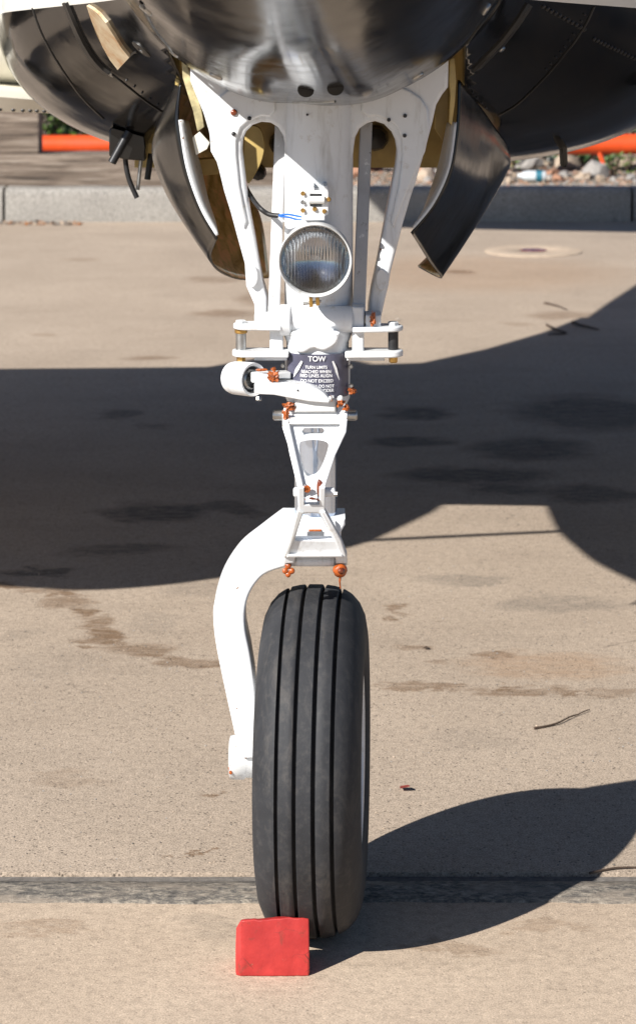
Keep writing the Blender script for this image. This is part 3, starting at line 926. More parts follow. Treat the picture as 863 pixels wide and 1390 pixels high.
mb.add(a_ + b_, [(k, (k+1) % nR, nR + (k+1) % nR, nR+k) for k in range(nR)])
mb.build('lens', M['glass'], light, 30)
# clamp tabs and bracket
plate('clamp_tab', [[(419, 404), (424, 403), (425, 416), (420, 417)]], -.105, -.095, M['brass'], light, 0.0008)
plate('clamp_tab', [[(428, 404), (433, 403), (434, 414), (429, 415)]], -.105, -.095, M['brass'], light, 0.0008)
MB().tube([W(411, 412, -.10), W(436, 409, -.10)], .0022, 8).build('clamp_bolt', M['steel'], light, 50)
plate('hinge_bracket', [[(409, 299), (409, 292), (413, 290), (413, 262), (419, 255), (421, 251), (426, 251), (427, 258), (437, 258), (439, 251), (444, 251), (446, 260), (446, 290), (441, 293), (441, 299)], [(421, 263), (437, 263), (437, 280), (421, 280)]], -.085, -.040, M['white'], light, 0.0015)
for (px, py) in [(411, 262), (411, 285), (446, 270), (427, 283), (440, 286), (411, 274)]:
    c = W(px, py, -.083)
    MB().lathe([(.0032, 0), (.0032, .004), (.0022, .006), (0, .006)], c, (0, -1, 0), 8).build('hinge_bolt', M['brass'] if py != 274 else M['steel'], light, 40)
MB().tube([W(419, 271, -.087), W(440, 271, -.087)], .0052, 14).build('hinge_pin', M['white_worn'], light, 50)
# cable and wires
cab = catmull([W(330, 246, .10), W(337, 260, .03), (W(350, 279, -.04)), W(364, 290, -.05), W(379, 292.5, -.055)], 6)
MB().tube(cab, .0032, 10).build('electric_cable', M['rubber_black'], AIR, 60)
for dz, mt, pts in [(0, 'wire_blue', [(378, 292), (390, 290.5), (402, 292.5), (415, 295)]), (0, 'wire_blue', [(378, 293), (392, 294.5), (404, 297.5), (421, 297)]), (0, 'wire_white', [(378, 293.5), (386, 300), (396, 300), (412, 297.5)])]:
    MB().tube(catmull([W(p[0], p[1], -.062) for p in pts], 5), .0013, 8).build('wire', M[mt], AIR, 60)

# --- steering collar below the light
def hcyl(name, px0, px1, py, r_px, Y, mat, parent, n=32, bev=0.002):
    A = W(px0, py, Y); B = W(px1, py, Y); r = S(r_px, Y)
    L = (B-A).length; e = min(bev, r*.3)
    return MB().lathe([(r-e, 0), (r, e), (r, L-e), (r-e, L)], A, B-A, n).build(name, mat, parent, 40)
def vcyl(name, px, py0, py1, r_px, Y, mat, parent, n=28, bev=0.0012, r2=None):
    A = W(px, py1, Y); B = W(px, py0, Y); r = S(r_px, Y); rt = S(r2, Y) if r2 else r
    L = (B-A).length; e = min(bev, r*.3)
    return MB().lathe([(r-e, 0), (r, e), (rt, L-e), (rt-e, L)], A, (0, 0, 1), n).build(name, mat, parent, 40)
collar = hcyl('trunnion_collar', 385, 479, 433, 18, -.045, M['white'], AIR)
hcyl('collar_flange', 379, 395, 434, 21, -.047, M['white'], collar)
# saddle that narrows from the collar to the placard drum
rows = []
for (py, hw, hy) in [(440, 47, .040), (452, 46, .046), (462, 42, .046), (472, 42, .046), (480, 43, .047), (490, 44, .047), (538, 43.5, .046), (545, 40, .043), (552, 34, .034)]:
    c = W(431, py, -.02); r_ = []
    for k in range(40):
        t = 2*math.pi*k/40
        cs, sn = math.cos(t), math.sin(t)
        den = (abs(cs)**2.6+abs(sn)**2.6)**(1/2.6)
        r_.append(c + Vector((S(hw)*cs/den, hy*sn/den, 0)))
    rows.append(r_ + [r_[0]])
drum = MB(); drum.grid(rows); drum.add(rows[0][:-1], [tuple(range(40))]); drum.add(rows[-1][:-1], [tuple(range(40))])
drum = drum.build('steering_drum', M['white'], AIR, 50)
plate('drum_recess_lip', [catmull([(400, 450, 0), (456, 450, 0), (460, 458, 0), (455, 468, 0), (440, 476, 0), (425, 473, 0), (412, 479, 0), (400, 476, 0), (397, 462, 0)], 4, True)], -.073, -.06, M['white'], drum, 0.004, 3)

# placard wrapped round the drum
hy_, hw_ = .0475, S(44.3)
cx_ = W(431, 510, -.02).x
def wrap(lift):
    def f(p):
        x = max(-.995, min(.995, (p.x - cx_)/hw_))
        y = -.02 - hy_*(1-abs(x)**2.6)**(1/2.6) - lift
        return Vector((p.x, y, p.z))
    return f
mb = MB(); rows = []
ridge = lambda px, py: 0.0008*mnoise.noise((px*.06, py*.12, 3.0)) + 0.0006*mnoise.noise((px*.2, py*.16, 9.0))
for i in range(15):
    py = 480.5 + (540-480.5)*i/14
    r_ = []
    for j in range(41):
        px = 388.5 + (473-388.5)*j/40
        p = W(px, py, -.066)
        r_.append(wrap(.0012 + max(0, ridge(px, py)))(p))
    rows.append(r_)
mb.grid(rows)
pl = mb.build('tow_placard', M['placard'], drum, 60)
def text_mesh(name, s, cx, cy, h_px, w_px, mat, parent, lift=.0034):
    cu = bpy.data.curves.new(name, 'FONT')
    cu.body = s; cu.align_x = 'CENTER'; cu.align_y = 'CENTER'
    cu.extrude = 0.0; cu.offset = 0.012
    tmp = bpy.data.objects.new('tmp', cu); COL.objects.link(tmp)
    dg = bpy.context.evaluated_depsgraph_get(); dg.update()
    me = bpy.data.meshes.new_from_object(tmp.evaluated_get(dg))
    bpy.data.objects.remove(tmp, do_unlink=True)
    xs = [v_.co.x for v_ in me.vertices]; ys = [v_.co.y for v_ in me.vertices]
    x0, x1, y0, y1 = min(xs), max(xs), min(ys), max(ys)
    bm = bmesh.new(); bm.from_mesh(me)
    bmesh.ops.triangulate(bm, faces=bm.faces)
    bm.to_mesh(me); bm.free()
    f = wrap(lift)
    for v_ in me.vertices:
        px = cx + ((v_.co.x-x0)/(x1-x0)-.5)*w_px
        py = cy - ((v_.co.y-y0)/(y1-y0)-.5)*h_px
        v_.co = f(W(px, py, -.066))
    me.materials.clear()
    return link(name, me, mat, parent, 0)
for s, cx, cy, h, w_ in [('TOW', 430, 486, 7.2, 24), ('TURN LIMITS', 429, 497.5, 4.2, 30), ('REACHED WHEN', 429, 503.5, 4.4, 40), ('RED LINES ALIGN', 429, 509, 4.4, 43),
                         ('DO NOT EXCEED', 430, 516, 4.4, 44), ('CAUTION: DO NOT', 430, 523.2, 4.2, 47), ('RUDDER', 443, 529, 4.2, 20)]:
    text_mesh('placard_lettering', s, cx, cy, h, w_, M['print'], drum)
def flatpoly(name, pts, mat, parent, lift=.0034):
    f = wrap(lift)
    vs = [f(W(p[0], p[1], -.066)) for p in pts]
    return MB().add(vs, [tuple(range(len(pts)))]).build(name, mat, parent, 0, fix=False)
for pts in ([(408.5, 489), (410.7, 490.2), (405.3, 502), (398, 513), (400, 503), (401.3, 500.2)], [(450.5, 490), (452.6, 489.2), (457, 499.5), (460.5, 516.5), (455, 505), (454, 500.8)]):
    flatpoly('placard_arrow', pts, M['print'], drum)

# --- side lugs with vertical bolts
def lug(name, px0, px1, py0, py1, Y0, Y1, parent, mat=None):
    return plate(name, [[(px0, py0), (px1, py0), (px1, py1), (px0, py1)]], Y0, Y1, mat or M['white'], parent, 0.003, 3)
def flange_plate(name, px_in, px_out, py0, py1, Yc, half, parent):
    """horizontal plate with a rounded outer end"""
    a = W(px_in, py0, Yc); b = W(px_out, py0, Yc); zlo = W(px_in, py1, Yc).z
    sgn = 1 if b.x > a.x else -1
    pts = [(a.x, Yc-half*1.2), (b.x - sgn*half, Yc-half)] + [(b.x - sgn*half + sgn*half*math.sin(R(t)), Yc - half*math.cos(R(t))) for t in range(20, 180, 20)] + [(b.x - sgn*half, Yc+half), (a.x, Yc+half*1.2)]
    n = len(pts)
    vs = [(x, y, a.z) for x, y in pts] + [(x, y, zlo) for x, y in pts]
    fs = [tuple(range(n)), tuple(range(2*n-1, n-1, -1))] + [(k, (k+1) % n, n+(k+1) % n, n+k) for k in range(n)]
    return MB().add(vs, fs).build(name, M['white'], parent, 40, 0.002, 3)
flange_plate('upper_lug', 382, 316.5, 438, 445.5, -.045, .019, AIR)
flange_plate('lower_lug', 392, 315, 474, 482.5, -.045, .017, AIR)
flange_plate('upper_lug', 478, 547, 441, 448, -.045, .019, AIR)
flange_plate('lower_lug', 468, 547, 474, 483, -.045, .017, AIR)
lug('lug_step', 345, 390, 480, 489.5, -.054, -.03, AIR)
lug('lug_step', 470, 522, 480, 490, -.054, -.03, AIR)
lug('lug_web', 345, 384, 428, 448, -.058, -.02, AIR)
lug('lug_web', 366, 384, 446, 478, -.050, -.02, AIR)
lug('lug_web', 478, 494, 416, 478, -.058, -.02, AIR)
lug('lug_web', 496, 517, 427, 447, -.058, -.02, AIR)
lb = vcyl('lug_bolt', 327, 441, 478, 7, -.045, M['steel'], AIR)
vcyl('bolt_collar', 327, 446, 452, 8.6, -.045, M['brass'], lb)
vcyl('bolt_nut', 327, 482, 491, 6.2, -.045, M['brass'], lb, 6)
vcyl('bolt_nut', 327, 434, 439, 7.5, -.045, M['white_worn'], lb, 6)
rb = vcyl('lug_bolt', 533.5, 441, 478, 7, -.045, M['darkbolt'], AIR)
vcyl('bolt_nut', 533.5, 483, 492, 6, -.045, M['brass'], rb, 6)
vcyl('bolt_nut', 533.5, 436, 442, 7.5, -.045, M['white_worn'], rb, 6)

# --- shimmy damper drum on the left
dc = W(344, 515, -.075); dax = Vector((-.66, .74, -.06)).normalized()
rdm = S(23, -.075)
damper = MB().lathe([(rdm*.55, .022), (rdm*.78, .020), (rdm*.80, .001), (rdm*.97, -.001), (rdm, .003), (rdm*.985, .036), (rdm*.92, .042), (rdm*.7, .044), (0, .045)], dc, dax, 44).build('damper_drum', M['white'], AIR, 40)
MB().lathe([(rdm*.60, .018), (rdm*.60, .004), (rdm*.50, .002), (rdm*.48, .010), (rdm*.2, .010), (rdm*.2, -.002), (0, -.002)], dc, dax, 32).build('damper_hub', M['steel'], damper, 40)
bar('damper_clevis', (340, 511), (366, 511), 13, .022, -.075, -.070, M['white'], damper)
bar('damper_clevis', (360, 509), (392, 508), 9, .016, -.068, -.055, M['white_worn'], damper)
# curved arm
arm = plate('steering_arm', [[(345, 522), (349, 520)] + [(p.x, p.y) for p in catmull([(392, 521, 0), (412, 523, 0), (428, 527, 0), (440, 534, 0), (448, 543, 0)], 4)] + [(446, 547), (420, 545), (392, 540), (372, 536), (350, 535), (345, 533)]], -.093, -.050, M['white'], AIR, 0.0016, 2)
for (px, py, m_) in [(351, 539, 'steel'), (404, 529, 'darkbolt')]:
    MB().lathe([(.004 if m_ == 'steel' else .0012, 0), (.004 if m_ == 'steel' else .0012, .004), (0, .005)], W(px, py, -.090), (0, -.4, -1) if m_ == 'steel' else (0, -1, 0), 8).build('arm_bolt', M[m_], arm, 40)

# --- piston
PX = 428.5
pist = vcyl('piston', PX, 535, 716, 29, 0.0, M['chrome'], AIR, 48)
# --- upper torque link
pinY, kneeY = -.070, -.125
up = vcyl
pin = hcyl('upper_pin', 370, 485, 563.5, 7, pinY, M['steel'], AIR, 24)
hcyl('pin_sleeve', 396, 459, 562.5, 9, pinY-.002, M['white_worn'], pin, 24)
plate('pin_housing', [[(402, 540), (453, 540), (456, 545), (456, 560), (400, 560), (400, 545)]], -.085, -.02, M['white_worn'], AIR, 0.003, 3)
def tilt(zt, yt, zb_, yb_):
    def f(p):
        t = (p.z - zt)/(zb_ - zt)
        return Vector((p.x, p.y + yt + (yb_-yt)*t, p.z))
    return f
z_top, z_knee = W(430, 562, pinY).z, W(422, 668, kneeY).z
tu = tilt(z_top, 0.0, z_knee, kneeY - pinY)
# the outline is measured on the tilted link: use a mean depth
Ym = (pinY+kneeY)/2
up_out = [(383, 566), (383, 582), (393, 610), (403, 648), (415, 651), (415, 672), (431, 672), (431, 651), (442, 648), (455, 612), (470, 584), (472, 566), (471, 556), (458, 553), (456, 566), (400, 566), (398, 553), (386, 556)]
big = catmull([(407, 603, 0), (412, 599, 0), (426, 597.5, 0), (440, 599, 0), (446, 604, 0), (442, 620, 0), (434, 636, 0), (426, 642, 0), (416, 640, 0), (409, 624, 0)], 3, True)
slot = [(413, 583), (438, 583), (441, 587), (438, 591.5), (413, 591.5), (410, 587)]
tl = plate('upper_torque_link', [up_out, [(p.x, p.y) for p in big], slot], pinY-.010, pinY+.012, M['white'], AIR, 0.0018, 2, Yp=Ym, bend=tu)
# raised side ribs of the upper link
plate('link_rib', [[(384, 571), (392, 571), (394, 582), (412, 652), (404, 652), (393, 612)]], pinY-.020, pinY-.004, M['white'], tl, 0.002, 2, Yp=Ym, bend=tu)
plate('link_rib', [[(464, 571), (471.5, 571), (470, 586), (455, 614), (441, 652), (434, 652), (452, 600)]], pinY-.020, pinY-.004, M['white'], tl, 0.002, 2, Yp=Ym, bend=tu)
plate('link_rib', [[(386, 569), (471, 569), (471, 577), (386, 577)]], pinY-.018, pinY-.004, M['white_worn'], tl, 0.002, 2, Yp=Ym, bend=tu)
# --- knee and lower torque link
kn = hcyl('knee_bolt', 398, 455, 668, 6.5, kneeY, M['white'], AIR, 20)
MB().lathe([(S(3.5), 0), (S(3.5), .006), (0, .007)], W(452, 670, kneeY-.002), (1, -.3, 0), 8).build('knee_nut', M['steel'], kn, 40)
z_low = W(428, 762, pinY).z
tl2 = tilt(z_knee, kneeY, z_low, pinY)
lo_out = [(404, 651), (413, 651), (413, 677), (433, 677), (433, 651), (441, 651), (441, 688), (450, 706), (462, 730), (471, 756), (471, 768), (456, 768), (455, 757), (401, 757), (399, 768), (385, 768), (385, 757), (393, 731), (401, 700), (405, 684)]
lo_hole = [(411, 692), (416, 690), (430, 690), (434, 692), (443, 712), (453, 732), (400, 732), (405, 712)]
ll = plate('lower_torque_link', [lo_out, lo_hole], -.016, .012, M['white'], AIR, 0.002, 2, Yp=Ym, bend=tl2)
plate('link_rib', [[(404, 684), (412, 688), (398, 735), (391, 757), (385, 757), (393, 731)]], -.020, -.008, M['white_worn'], ll, 0.002, 2, Yp=Ym, bend=tl2)
plate('link_rib', [[(434, 688), (441, 686), (463, 730), (471, 757), (464, 757), (455, 733)]], -.020, -.008, M['white'], ll, 0.002, 2, Yp=Ym, bend=tl2)
plate('link_rib', [[(390, 752), (464, 752), (466, 757), (389, 757)]], -.022, -.008, M['white'], ll, 0.002, 2, Yp=Ym, bend=tl2)
plate('link_web', [[(398, 733), (456, 733), (460, 753), (393, 753)]], .0, .008, M['white'], ll, 0.001, 2, Yp=Ym, bend=tl2)
hcyl('lower_pin', 384, 471, 762, 6.5, pinY, M['white_worn'], ll, 20)
hcyl('lower_pin_sleeve', 401, 455, 761.5, 7.2, pinY-.002, M['white'], ll, 20)

# --- fork
fo = [(383, 704), (468.5, 704.5), (468.5, 713), (463, 722), (462, 760), (440, 768), (400, 768), (383, 771)]
fin_ = catmull([(383, 771, 0), (368, 776, 0), (354, 784, 0), (340, 803, 0), (333, 826, 0), (333, 855, 0), (340, 891, 0), (346, 936, 0), (349, 1000, 0)], 5)
fou = catmull([(318.7, 998, 0), (302.5, 923, 0), (293, 875, 0), (289.5, 842, 0), (291, 819, 0), (302.5, 784, 0), (325, 750, 0), (354, 726, 0), (383, 704, 0)], 5)
fork_pts = fo + [(p.x, p.y) for p in fin_[1:]] + [(346, 1030), (330, 1030)] + [(p.x, p.y) for p in fou[:-1]]
fork = plate('wheel_fork', [fork_pts], -.034, .034, M['white'], AIR, 0.0035, 3)
aA = W(310.5, 1027, 0); 
MB().lathe([(.020, 0), (.0275, .002), (.0285, .006), (.0285, .020), (.026, .023), (.026, .042)], Vector((aA.x, 0, .221)), (1, 0, 0), 32).build('axle_boss', M['white_worn'], fork, 40)
plate('fork_cap', [[(399, 708), (455, 708), (458, 722), (452, 730), (440, 730), (440, 723), (418, 723), (418, 730), (402, 730)]], -.042, -.030, M['white'], fork, 0.002)
vcyl('piston_boss', PX, 706, 727, 32, 0.0, M['white'], fork, 40)
plate('rust_streak', [[(419, 719), (436, 719), (436, 721.5), (419, 721.5)]], -.044, -.040, M['tape'], fork, 0.0006)

# --- wheel
WYAW = R(3.3)
WK = .90
RT, WCZ = .2235, .2205
wc = Vector((W(426, 1030, 0).x, 0, WCZ))
def wheel_ax(a): return Vector((math.cos(WYAW)*a*WK, -math.sin(WYAW)*a*WK, 0))
prof = [(-.060, .108), (-.068, .113), (-.074, .128), (-.0765, .150), (-.076, .168), (-.0725, .186), (-.065, .2005), (-.055, .2105)]
def crown(a): return RT - 1.7*a*a - 900*a**4
gr = [-.0390, -.0133, .0133, .0390]; gw, gd = .0026, .0085
last = -.050
prof.append((last, crown(last)))
for g in gr:
    for a in (g - .010, g - gw - .0012):
        if a > last: prof.append((a, crown(a)))
    prof += [(g-gw, crown(g)-.0012), (g-gw*.8, crown(g)-gd), (g+gw*.8, crown(g)-gd), (g+gw, crown(g)-.0012), (g+gw+.0012, crown(g+gw+.0012))]
    last = g + gw + .0012
prof.append((.050, crown(.050)))
prof += [(-a, r) for a, r in prof[7::-1]]
N = 160
vs, fs = [], []
for a, r in prof:
    for k in range(N):
        t = 2*math.pi*k/N
        p = wc + wheel_ax(a) + Vector((math.sin(WYAW)*r*math.cos(t), math.cos(WYAW)*r*math.cos(t), r*math.sin(t)))
        if p.z < 0.0015:
            ov = 0.0015 - p.z
            p = p + wheel_ax(1)*(0.9*ov if a > 0 else -0.9*ov)
            p.z = 0.0015
        vs.append(p)
m_ = len(prof); mis = []
for i in range(m_-1):
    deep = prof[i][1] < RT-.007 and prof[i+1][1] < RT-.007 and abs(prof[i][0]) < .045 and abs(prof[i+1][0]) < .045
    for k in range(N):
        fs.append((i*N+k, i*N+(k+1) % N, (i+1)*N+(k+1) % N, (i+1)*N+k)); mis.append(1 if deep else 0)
mb = MB(); mb.v = vs; mb.f = fs; mb.m = mis
tyre = mb.build('nose_wheel_tyre', [M['tyre'], M['groove']], AIR, 50)
wax = wheel_ax(1)

MB().lathe([(.116, .050), (.119, .0600), (.115, .0632), (.106, .0620), (.098, .048), (.070, .040), (.045, .054), (.030, .056), (0, .056)], wc, wax, 48).build('wheel_rim', M['white'], tyre, 40)
MB().lathe([(.116, .050), (.115, .062), (.108, .062), (.100, .048), (.060, .040), (.035, .068), (0, .068)], wc, -wax, 48).build('wheel_rim', M['white'], tyre, 40)

# --- grease and torn orange tape
def blob(name, px, py, Y, rx, ry, mat, parent, seed=0, rough=.35, spikes=0, sub=2):
    bm = bmesh.new()
    bmesh.ops.create_icosphere(bm, subdivisions=sub, radius=1)
    c = W(px, py, Y)
    for v_ in bm.verts:
        d = v_.co.normalized()
        f = 1 + rough*mnoise.noise(d*2.2 + Vector((seed*3.1, seed, 0)))
        if spikes: f += max(0, mnoise.noise(d*3.1 + Vector((seed, 7, seed*2))))*spikes
        v_.co = c + Vector((d.x*S(rx), d.y*S(min(rx, ry))*.8, d.z*S(ry)))*f
    me = bpy.data.meshes.new(name); bm.to_mesh(me); bm.free()
    return link(name, me, mat, parent, 50)
for k, (px, py, r) in enumerate([(391, 768, 4.5), (387, 775, 4.2), (396, 775, 4.2), (391, 780, 4.0)]):
    blob('grease_bead', px, py, -.082, r, r, M['grease'], ll, k, .15)
blob('grease_ball', 461.5, 774, -.082, 9.8, 9.6, M['grease'], ll, 3, .12, 0, 3)
blob('grease_smear', 463, 775, -.0895, 5, 4.5, M['grease_dark'], ll, 8, .3)
MB().tube([W(461.5, 783, -.082), W(461, 790, -.082), W(462, 799, -.080)], [.0018, .0012, .0009], 8).build('grease_drip', M['grease'], ll, 50)
for k, (px, py, Y, rx, ry) in enumerate([(371, 511, -.082, 6.5, 6), (478, 531, -.050, 4, 3.6), (392, 551, -.085, 7, 4), (388, 563, -.088, 3.5, 6), (506, 433, -.062, 2.8, 7), (462, 546, -.088, 4, 4.5), (470, 553, -.085, 3, 4), (417, 664, -.140, 3.5, 4), (371, 501, -.07, 3, 2), (449, 541, -.088, 2, 2.5)]):
    blob('tape_scrap', px, py, Y, rx, ry, M['tape'], AIR, k+11, 1.0, 1.1, 3)
blob('grease_smear', 434, 662, -.135, 4, 12, M['grease_dark'], ll, 21, .5)
blob('grease_smear', 424, 678, -.137, 9, 3, M['grease_dark'], ll, 22, .5)
blob('grease_smear', 355, 502, -.085, 8, 2, M['tape'], damper, 23, .5)
for (px, py, r) in [(448, 541, 3.4), (462, 541, 4.5)]:
    blob('pin_cap', px, py, -.088, r, r, M['white_worn'], AIR, 5, .2)

# --- details on the belly skin
for (px, py, r) in [(198, 13, .0085), (236, 72, .007), (293, 103, .0085), (567, 103, .0085), (660, 12, .0085)]:
    skin_screw(px, py, r, nose)
for (px, py) in [(415, 121), (455, 118.5)]:
    h, n = on_skin(px, py)
    n = (n*.5 + Vector((0, -1, 0))).normalized()
    MB().lathe([(S(10), -.010), (S(10), .0010), (S(9), .0016), (0, .0018)], h, n, 24).build('vent_hole', M['dark'], nose, 40)  # solid disc on the skin, the hole's darkness painted on
sk = [skin_strip('nose_lip', [(398, 139), (415, 138), (435, 138), (455, 137)], .004, M['steel'], nose)]
skin_screw(192, 66, .016, fus, M['seam'], 'access_cap')
skin_screw(193, 68, .004, fus)
skin_strip('channel_strip', [(90, 2), (98, 22), (110, 50), (124, 74), (138, 90), (148, 98)], .020, M['seam'], fus, .005)
skin_screw(150, 100, .006, fus)
skin_strip('panel_seam', [(152, 100), (175, 118), (200, 138), (225, 154)], .004, M['seam'], fus)
skin_strip('panel_seam', [(44, 10), (58, 48), (82, 90), (110, 130), (140, 160)], .005, M['seam'], fus)
skin_strip('panel_seam', [(192, 2), (200, 22), (212, 42), (228, 62), (240, 80)], .006, M['seam'], fus)
skin_strip('panel_seam', [(160, 92), (180, 72), (186, 70)], .003, M['seam'], fus)
def skin_patch(name, pts, mat, parent, lift=.002):
    hits = [on_skin(p[0], p[1], lift) for p in pts]
    if any(h[0] is None for h in hits): return None
    top = [h[0] for h in hits]; bot = [h[0]-h[1]*(lift+.002) for h in hits]
    n = len(pts)
    return MB().add(top + bot, [tuple(range(n)), tuple(range(2*n-1, n-1, -1))] + [(k, (k+1) % n, n+(k+1) % n, n+k) for k in range(n)]).build(name, mat, parent, 30)
skin_patch('cream_plate', [(121, 5), (128, 9), (137, 16), (147, 28), (157, 44), (168, 62), (178, 74), (162, 91), (152, 78), (142, 60), (134, 43), (127, 24)], M['patch'], fus, .0045)
# right side panel lines and strap
skin_strip('panel_seam', [(806, 8), (795, 32), (778, 58), (760, 80), (745, 98)], .005, M['seam'], fus)
skin_strip('panel_seam', [(672, 5), (660, 22), (645, 42), (622, 76)], .006, M['seam'], fus)
skin_strip('panel_strap', [(718, 5), (706, 24), (696, 38), (680, 58), (664, 74), (646, 92)], .016, M['seam'], fus, .004)
skin_screw(681, 66, .005, fus)
skin_strip('panel_seam', [(618, 104), (636, 128), (653, 148)], .004, M['seam'], fus)
for k in range(11):
    skin_screw(737 + 5.6*k, 8 + 3.1*k, .0032, fus, M['seam'], 'rivet')
for k in range(13):
    skin_screw(806 + 4.6*k, 52 + 2.2*k, .0032, fus, M['seam'], 'rivet')

# riveted fillet strip under the wing root, in the sun at the far left
fp = [(-150, 118), (0, 131), (60, 136), (110, 143), (150, 153), (175, 163)]
fb = [(-150, 144), (0, 151), (60, 153), (110, 156), (150, 161), (175, 166)]
A_ = catmull([W(x, y, 1.50) for x, y in fp], 5); B_ = catmull([W(x, y, 1.53) for x, y in fb], 5); C_ = [p + Vector((0, .35, .02)) for p in A_]
fil = MB(); fil.grid([[c, a, b, b + Vector((0, .3, .0))] for a, b, c in zip(A_, B_, C_)])
fil = fil.build('wing_root_fillet', M['wing'], AIR, 30)
for i in range(1, len(A_)):
    p = A_[i]*.18 + B_[i]*.82
    MB().lathe([(.0042, -.001), (.0042, .001), (.0025, .0022), (0, .0024)], p, (0, -1, .3), 8).build('rivet', M['seam'], fil, 40)
def rivet_row(pts, step, r=.0016):
    P = catmull([Vector((p[0], p[1], 0)) for p in pts], 12)
    acc = 0.0
    for a, b_ in zip(P, P[1:]):
        acc += (b_-a).length
        if acc >= step:
            acc = 0.0
            skin_screw(b_.x, b_.y, r, fus, M['seam'], 'rivet')
rivet_row([(160, 98), (183, 116), (208, 136), (232, 152)], 13, .0015)
rivet_row([(797, 8), (786, 32), (769, 58), (751, 80), (737, 97)], 9)
rivet_row([(626, 104), (644, 128), (660, 146)], 8)
skin_strip('panel_seam', [(745, 98), (722, 122), (700, 142), (676, 156)], .004, M['seam'], fus)
# rust on the axle end and small bolts round the drum
for k, (px, py, r) in enumerate([(312.5, 1043, 2.6), (318, 1035, 1.6), (313, 1049, 2.0)]):
    blob('rust_spot', px, py, -.0262 if k else -.021, r, r*1.4, M['tape'], fork, 60+k, .8)
for px, py in [(476, 497), (476.5, 523), (384, 496), (392, 548)]:
    MB().lathe([(.003, -.002), (.003, .003), (.002, .005), (0, .005)], W(px, py, -.048), (0, -1, 0), 6).build('drum_bolt', M['steel'], drum, 40)
# drain box and pipes under the left side
def under(px, py): return on_skin(px, py)[0]
h0 = on_skin(172, 178)[0] or W(172, 178, .9)
YB = h0.y
dbox = plate('drain_box', [[(148, 176), (152, 172), (196, 184), (198, 200), (196, 218), (170, 216), (148, 211)]], YB-.02, YB+.05, M['black'], AIR, 0.002)
MB().tube([W(175, 178, YB-.04), W(152, 220, YB-.045)], [.0068, .0068], 16).build('drain_pipe', M['darkbolt'], dbox, 40)
MB().tube([W(152.3, 219.5, YB-.045), W(151.8, 220.4, YB-.045)], [.0052, .0052], 12).build('drain_pipe_bore', M['dark'], dbox, 40)
MB().tube(catmull([W(170, 214, YB), W(172, 230, YB), (W(177, 248, YB)), W(186, 268, YB)], 5), .0042, 10).build('drain_hose', M['rubber_black'], dbox, 60)
MB().tube([W(192, 212, YB+.01), W(187, 257, YB+.01)], .0032, 10).build('drain_tube', M['steel'], dbox, 50)
MB().tube([W(205, 208, YB+.03), W(200, 243, YB+.03)], .0052, 10).build('drain_stub', M['rubber_black'], dbox, 50)
h1 = on_skin(764, 200)[0] or W(764, 200, 1.2)
MB().tube([W(764, 196, h1.y), W(765, 222, h1.y), W(765, 226, h1.y)], [S(5.5, h1.y), S(5.5, h1.y), S(3, h1.y)], 14).build('vent_mast', M['black'], AIR, 50)

# ------------------------------------------------------------------ chock
rt = []
ZC = .071
def cx(px, Y): return W(px, 1240, Y).x
prof_y = [(-.104, .0), (-.150, .062), (-.158, ZC-.0015), (-.167, ZC), (-.171, .038), (-.1735, .005), (-.1735, 0.0)]
xl, xr = cx(320.5, -.17), cx(419.5, -.17)
mb = MB(); rows = []; n = len(prof_y)
NX = 16
for i in range(NX+1):
    f = i/NX
    f = 0.0 if i == 0 else (1.0 if i == NX else .065 + (.90-.065)*(i-1)/(NX-2))
    x = xl + (xr-xl)*f
    end = i in (0, NX)
    r_ = []
    for j, (y, z) in enumerate(prof_y):
        w_ = .0016*mnoise.noise((x*60, y*40, z*50)) + .0008*mnoise.noise((x*200, y*90, z*120))
        yy = -.155 + (y+.155)*(.78 if i == 0 else (.90 if i == NX else 1.0)) + w_
        zz = z*(.84 if i == 0 else (.965 if i == NX else 1.0))*(.955 + .055*f) + (w_ if z > .01 else 0)
        r_.append(Vector((x + (.002*mnoise.noise((y*70, z*70, i)) if end else 0), yy, max(0, zz))))
    rows.append(r_)
mb.grid(rows)
mb.add(rows[0], [tuple(range(n))]); mb.add(rows[-1], [tuple(range(n))[::-1]])
mb.add([r[0] for r in rows] + [r[-1] for r in rows], [(k, NX+1+k, NX+1+k+1, k+1) for k in range(NX)])
ch = mb.build('wheel_chock', M['red'], None, 25, 0.0014, 2)
tag(ch, 'small worn red painted wooden chock against the front of the tyre', 'chock')

# ------------------------------------------------------------------ tie-down disc
p = ground_pt(724, 341)
disc = MB().lathe([(.205, -.02), (.205, .003), (.19, .006), (.062, .006), (.058, .003)], p, (0, 0, 1), 48).build('tie_down_point', M['slab'], None, 40)
tag(disc, 'pale round concrete tie-down patch set in the apron near the kerb', 'ground anchor')
MB().lathe([(.060, .0), (.056, .0075), (.04, .005), (0, .004)], p, (0, 0, 1), 24).build('anchor_cup', M['grease_dark'], disc, 40)

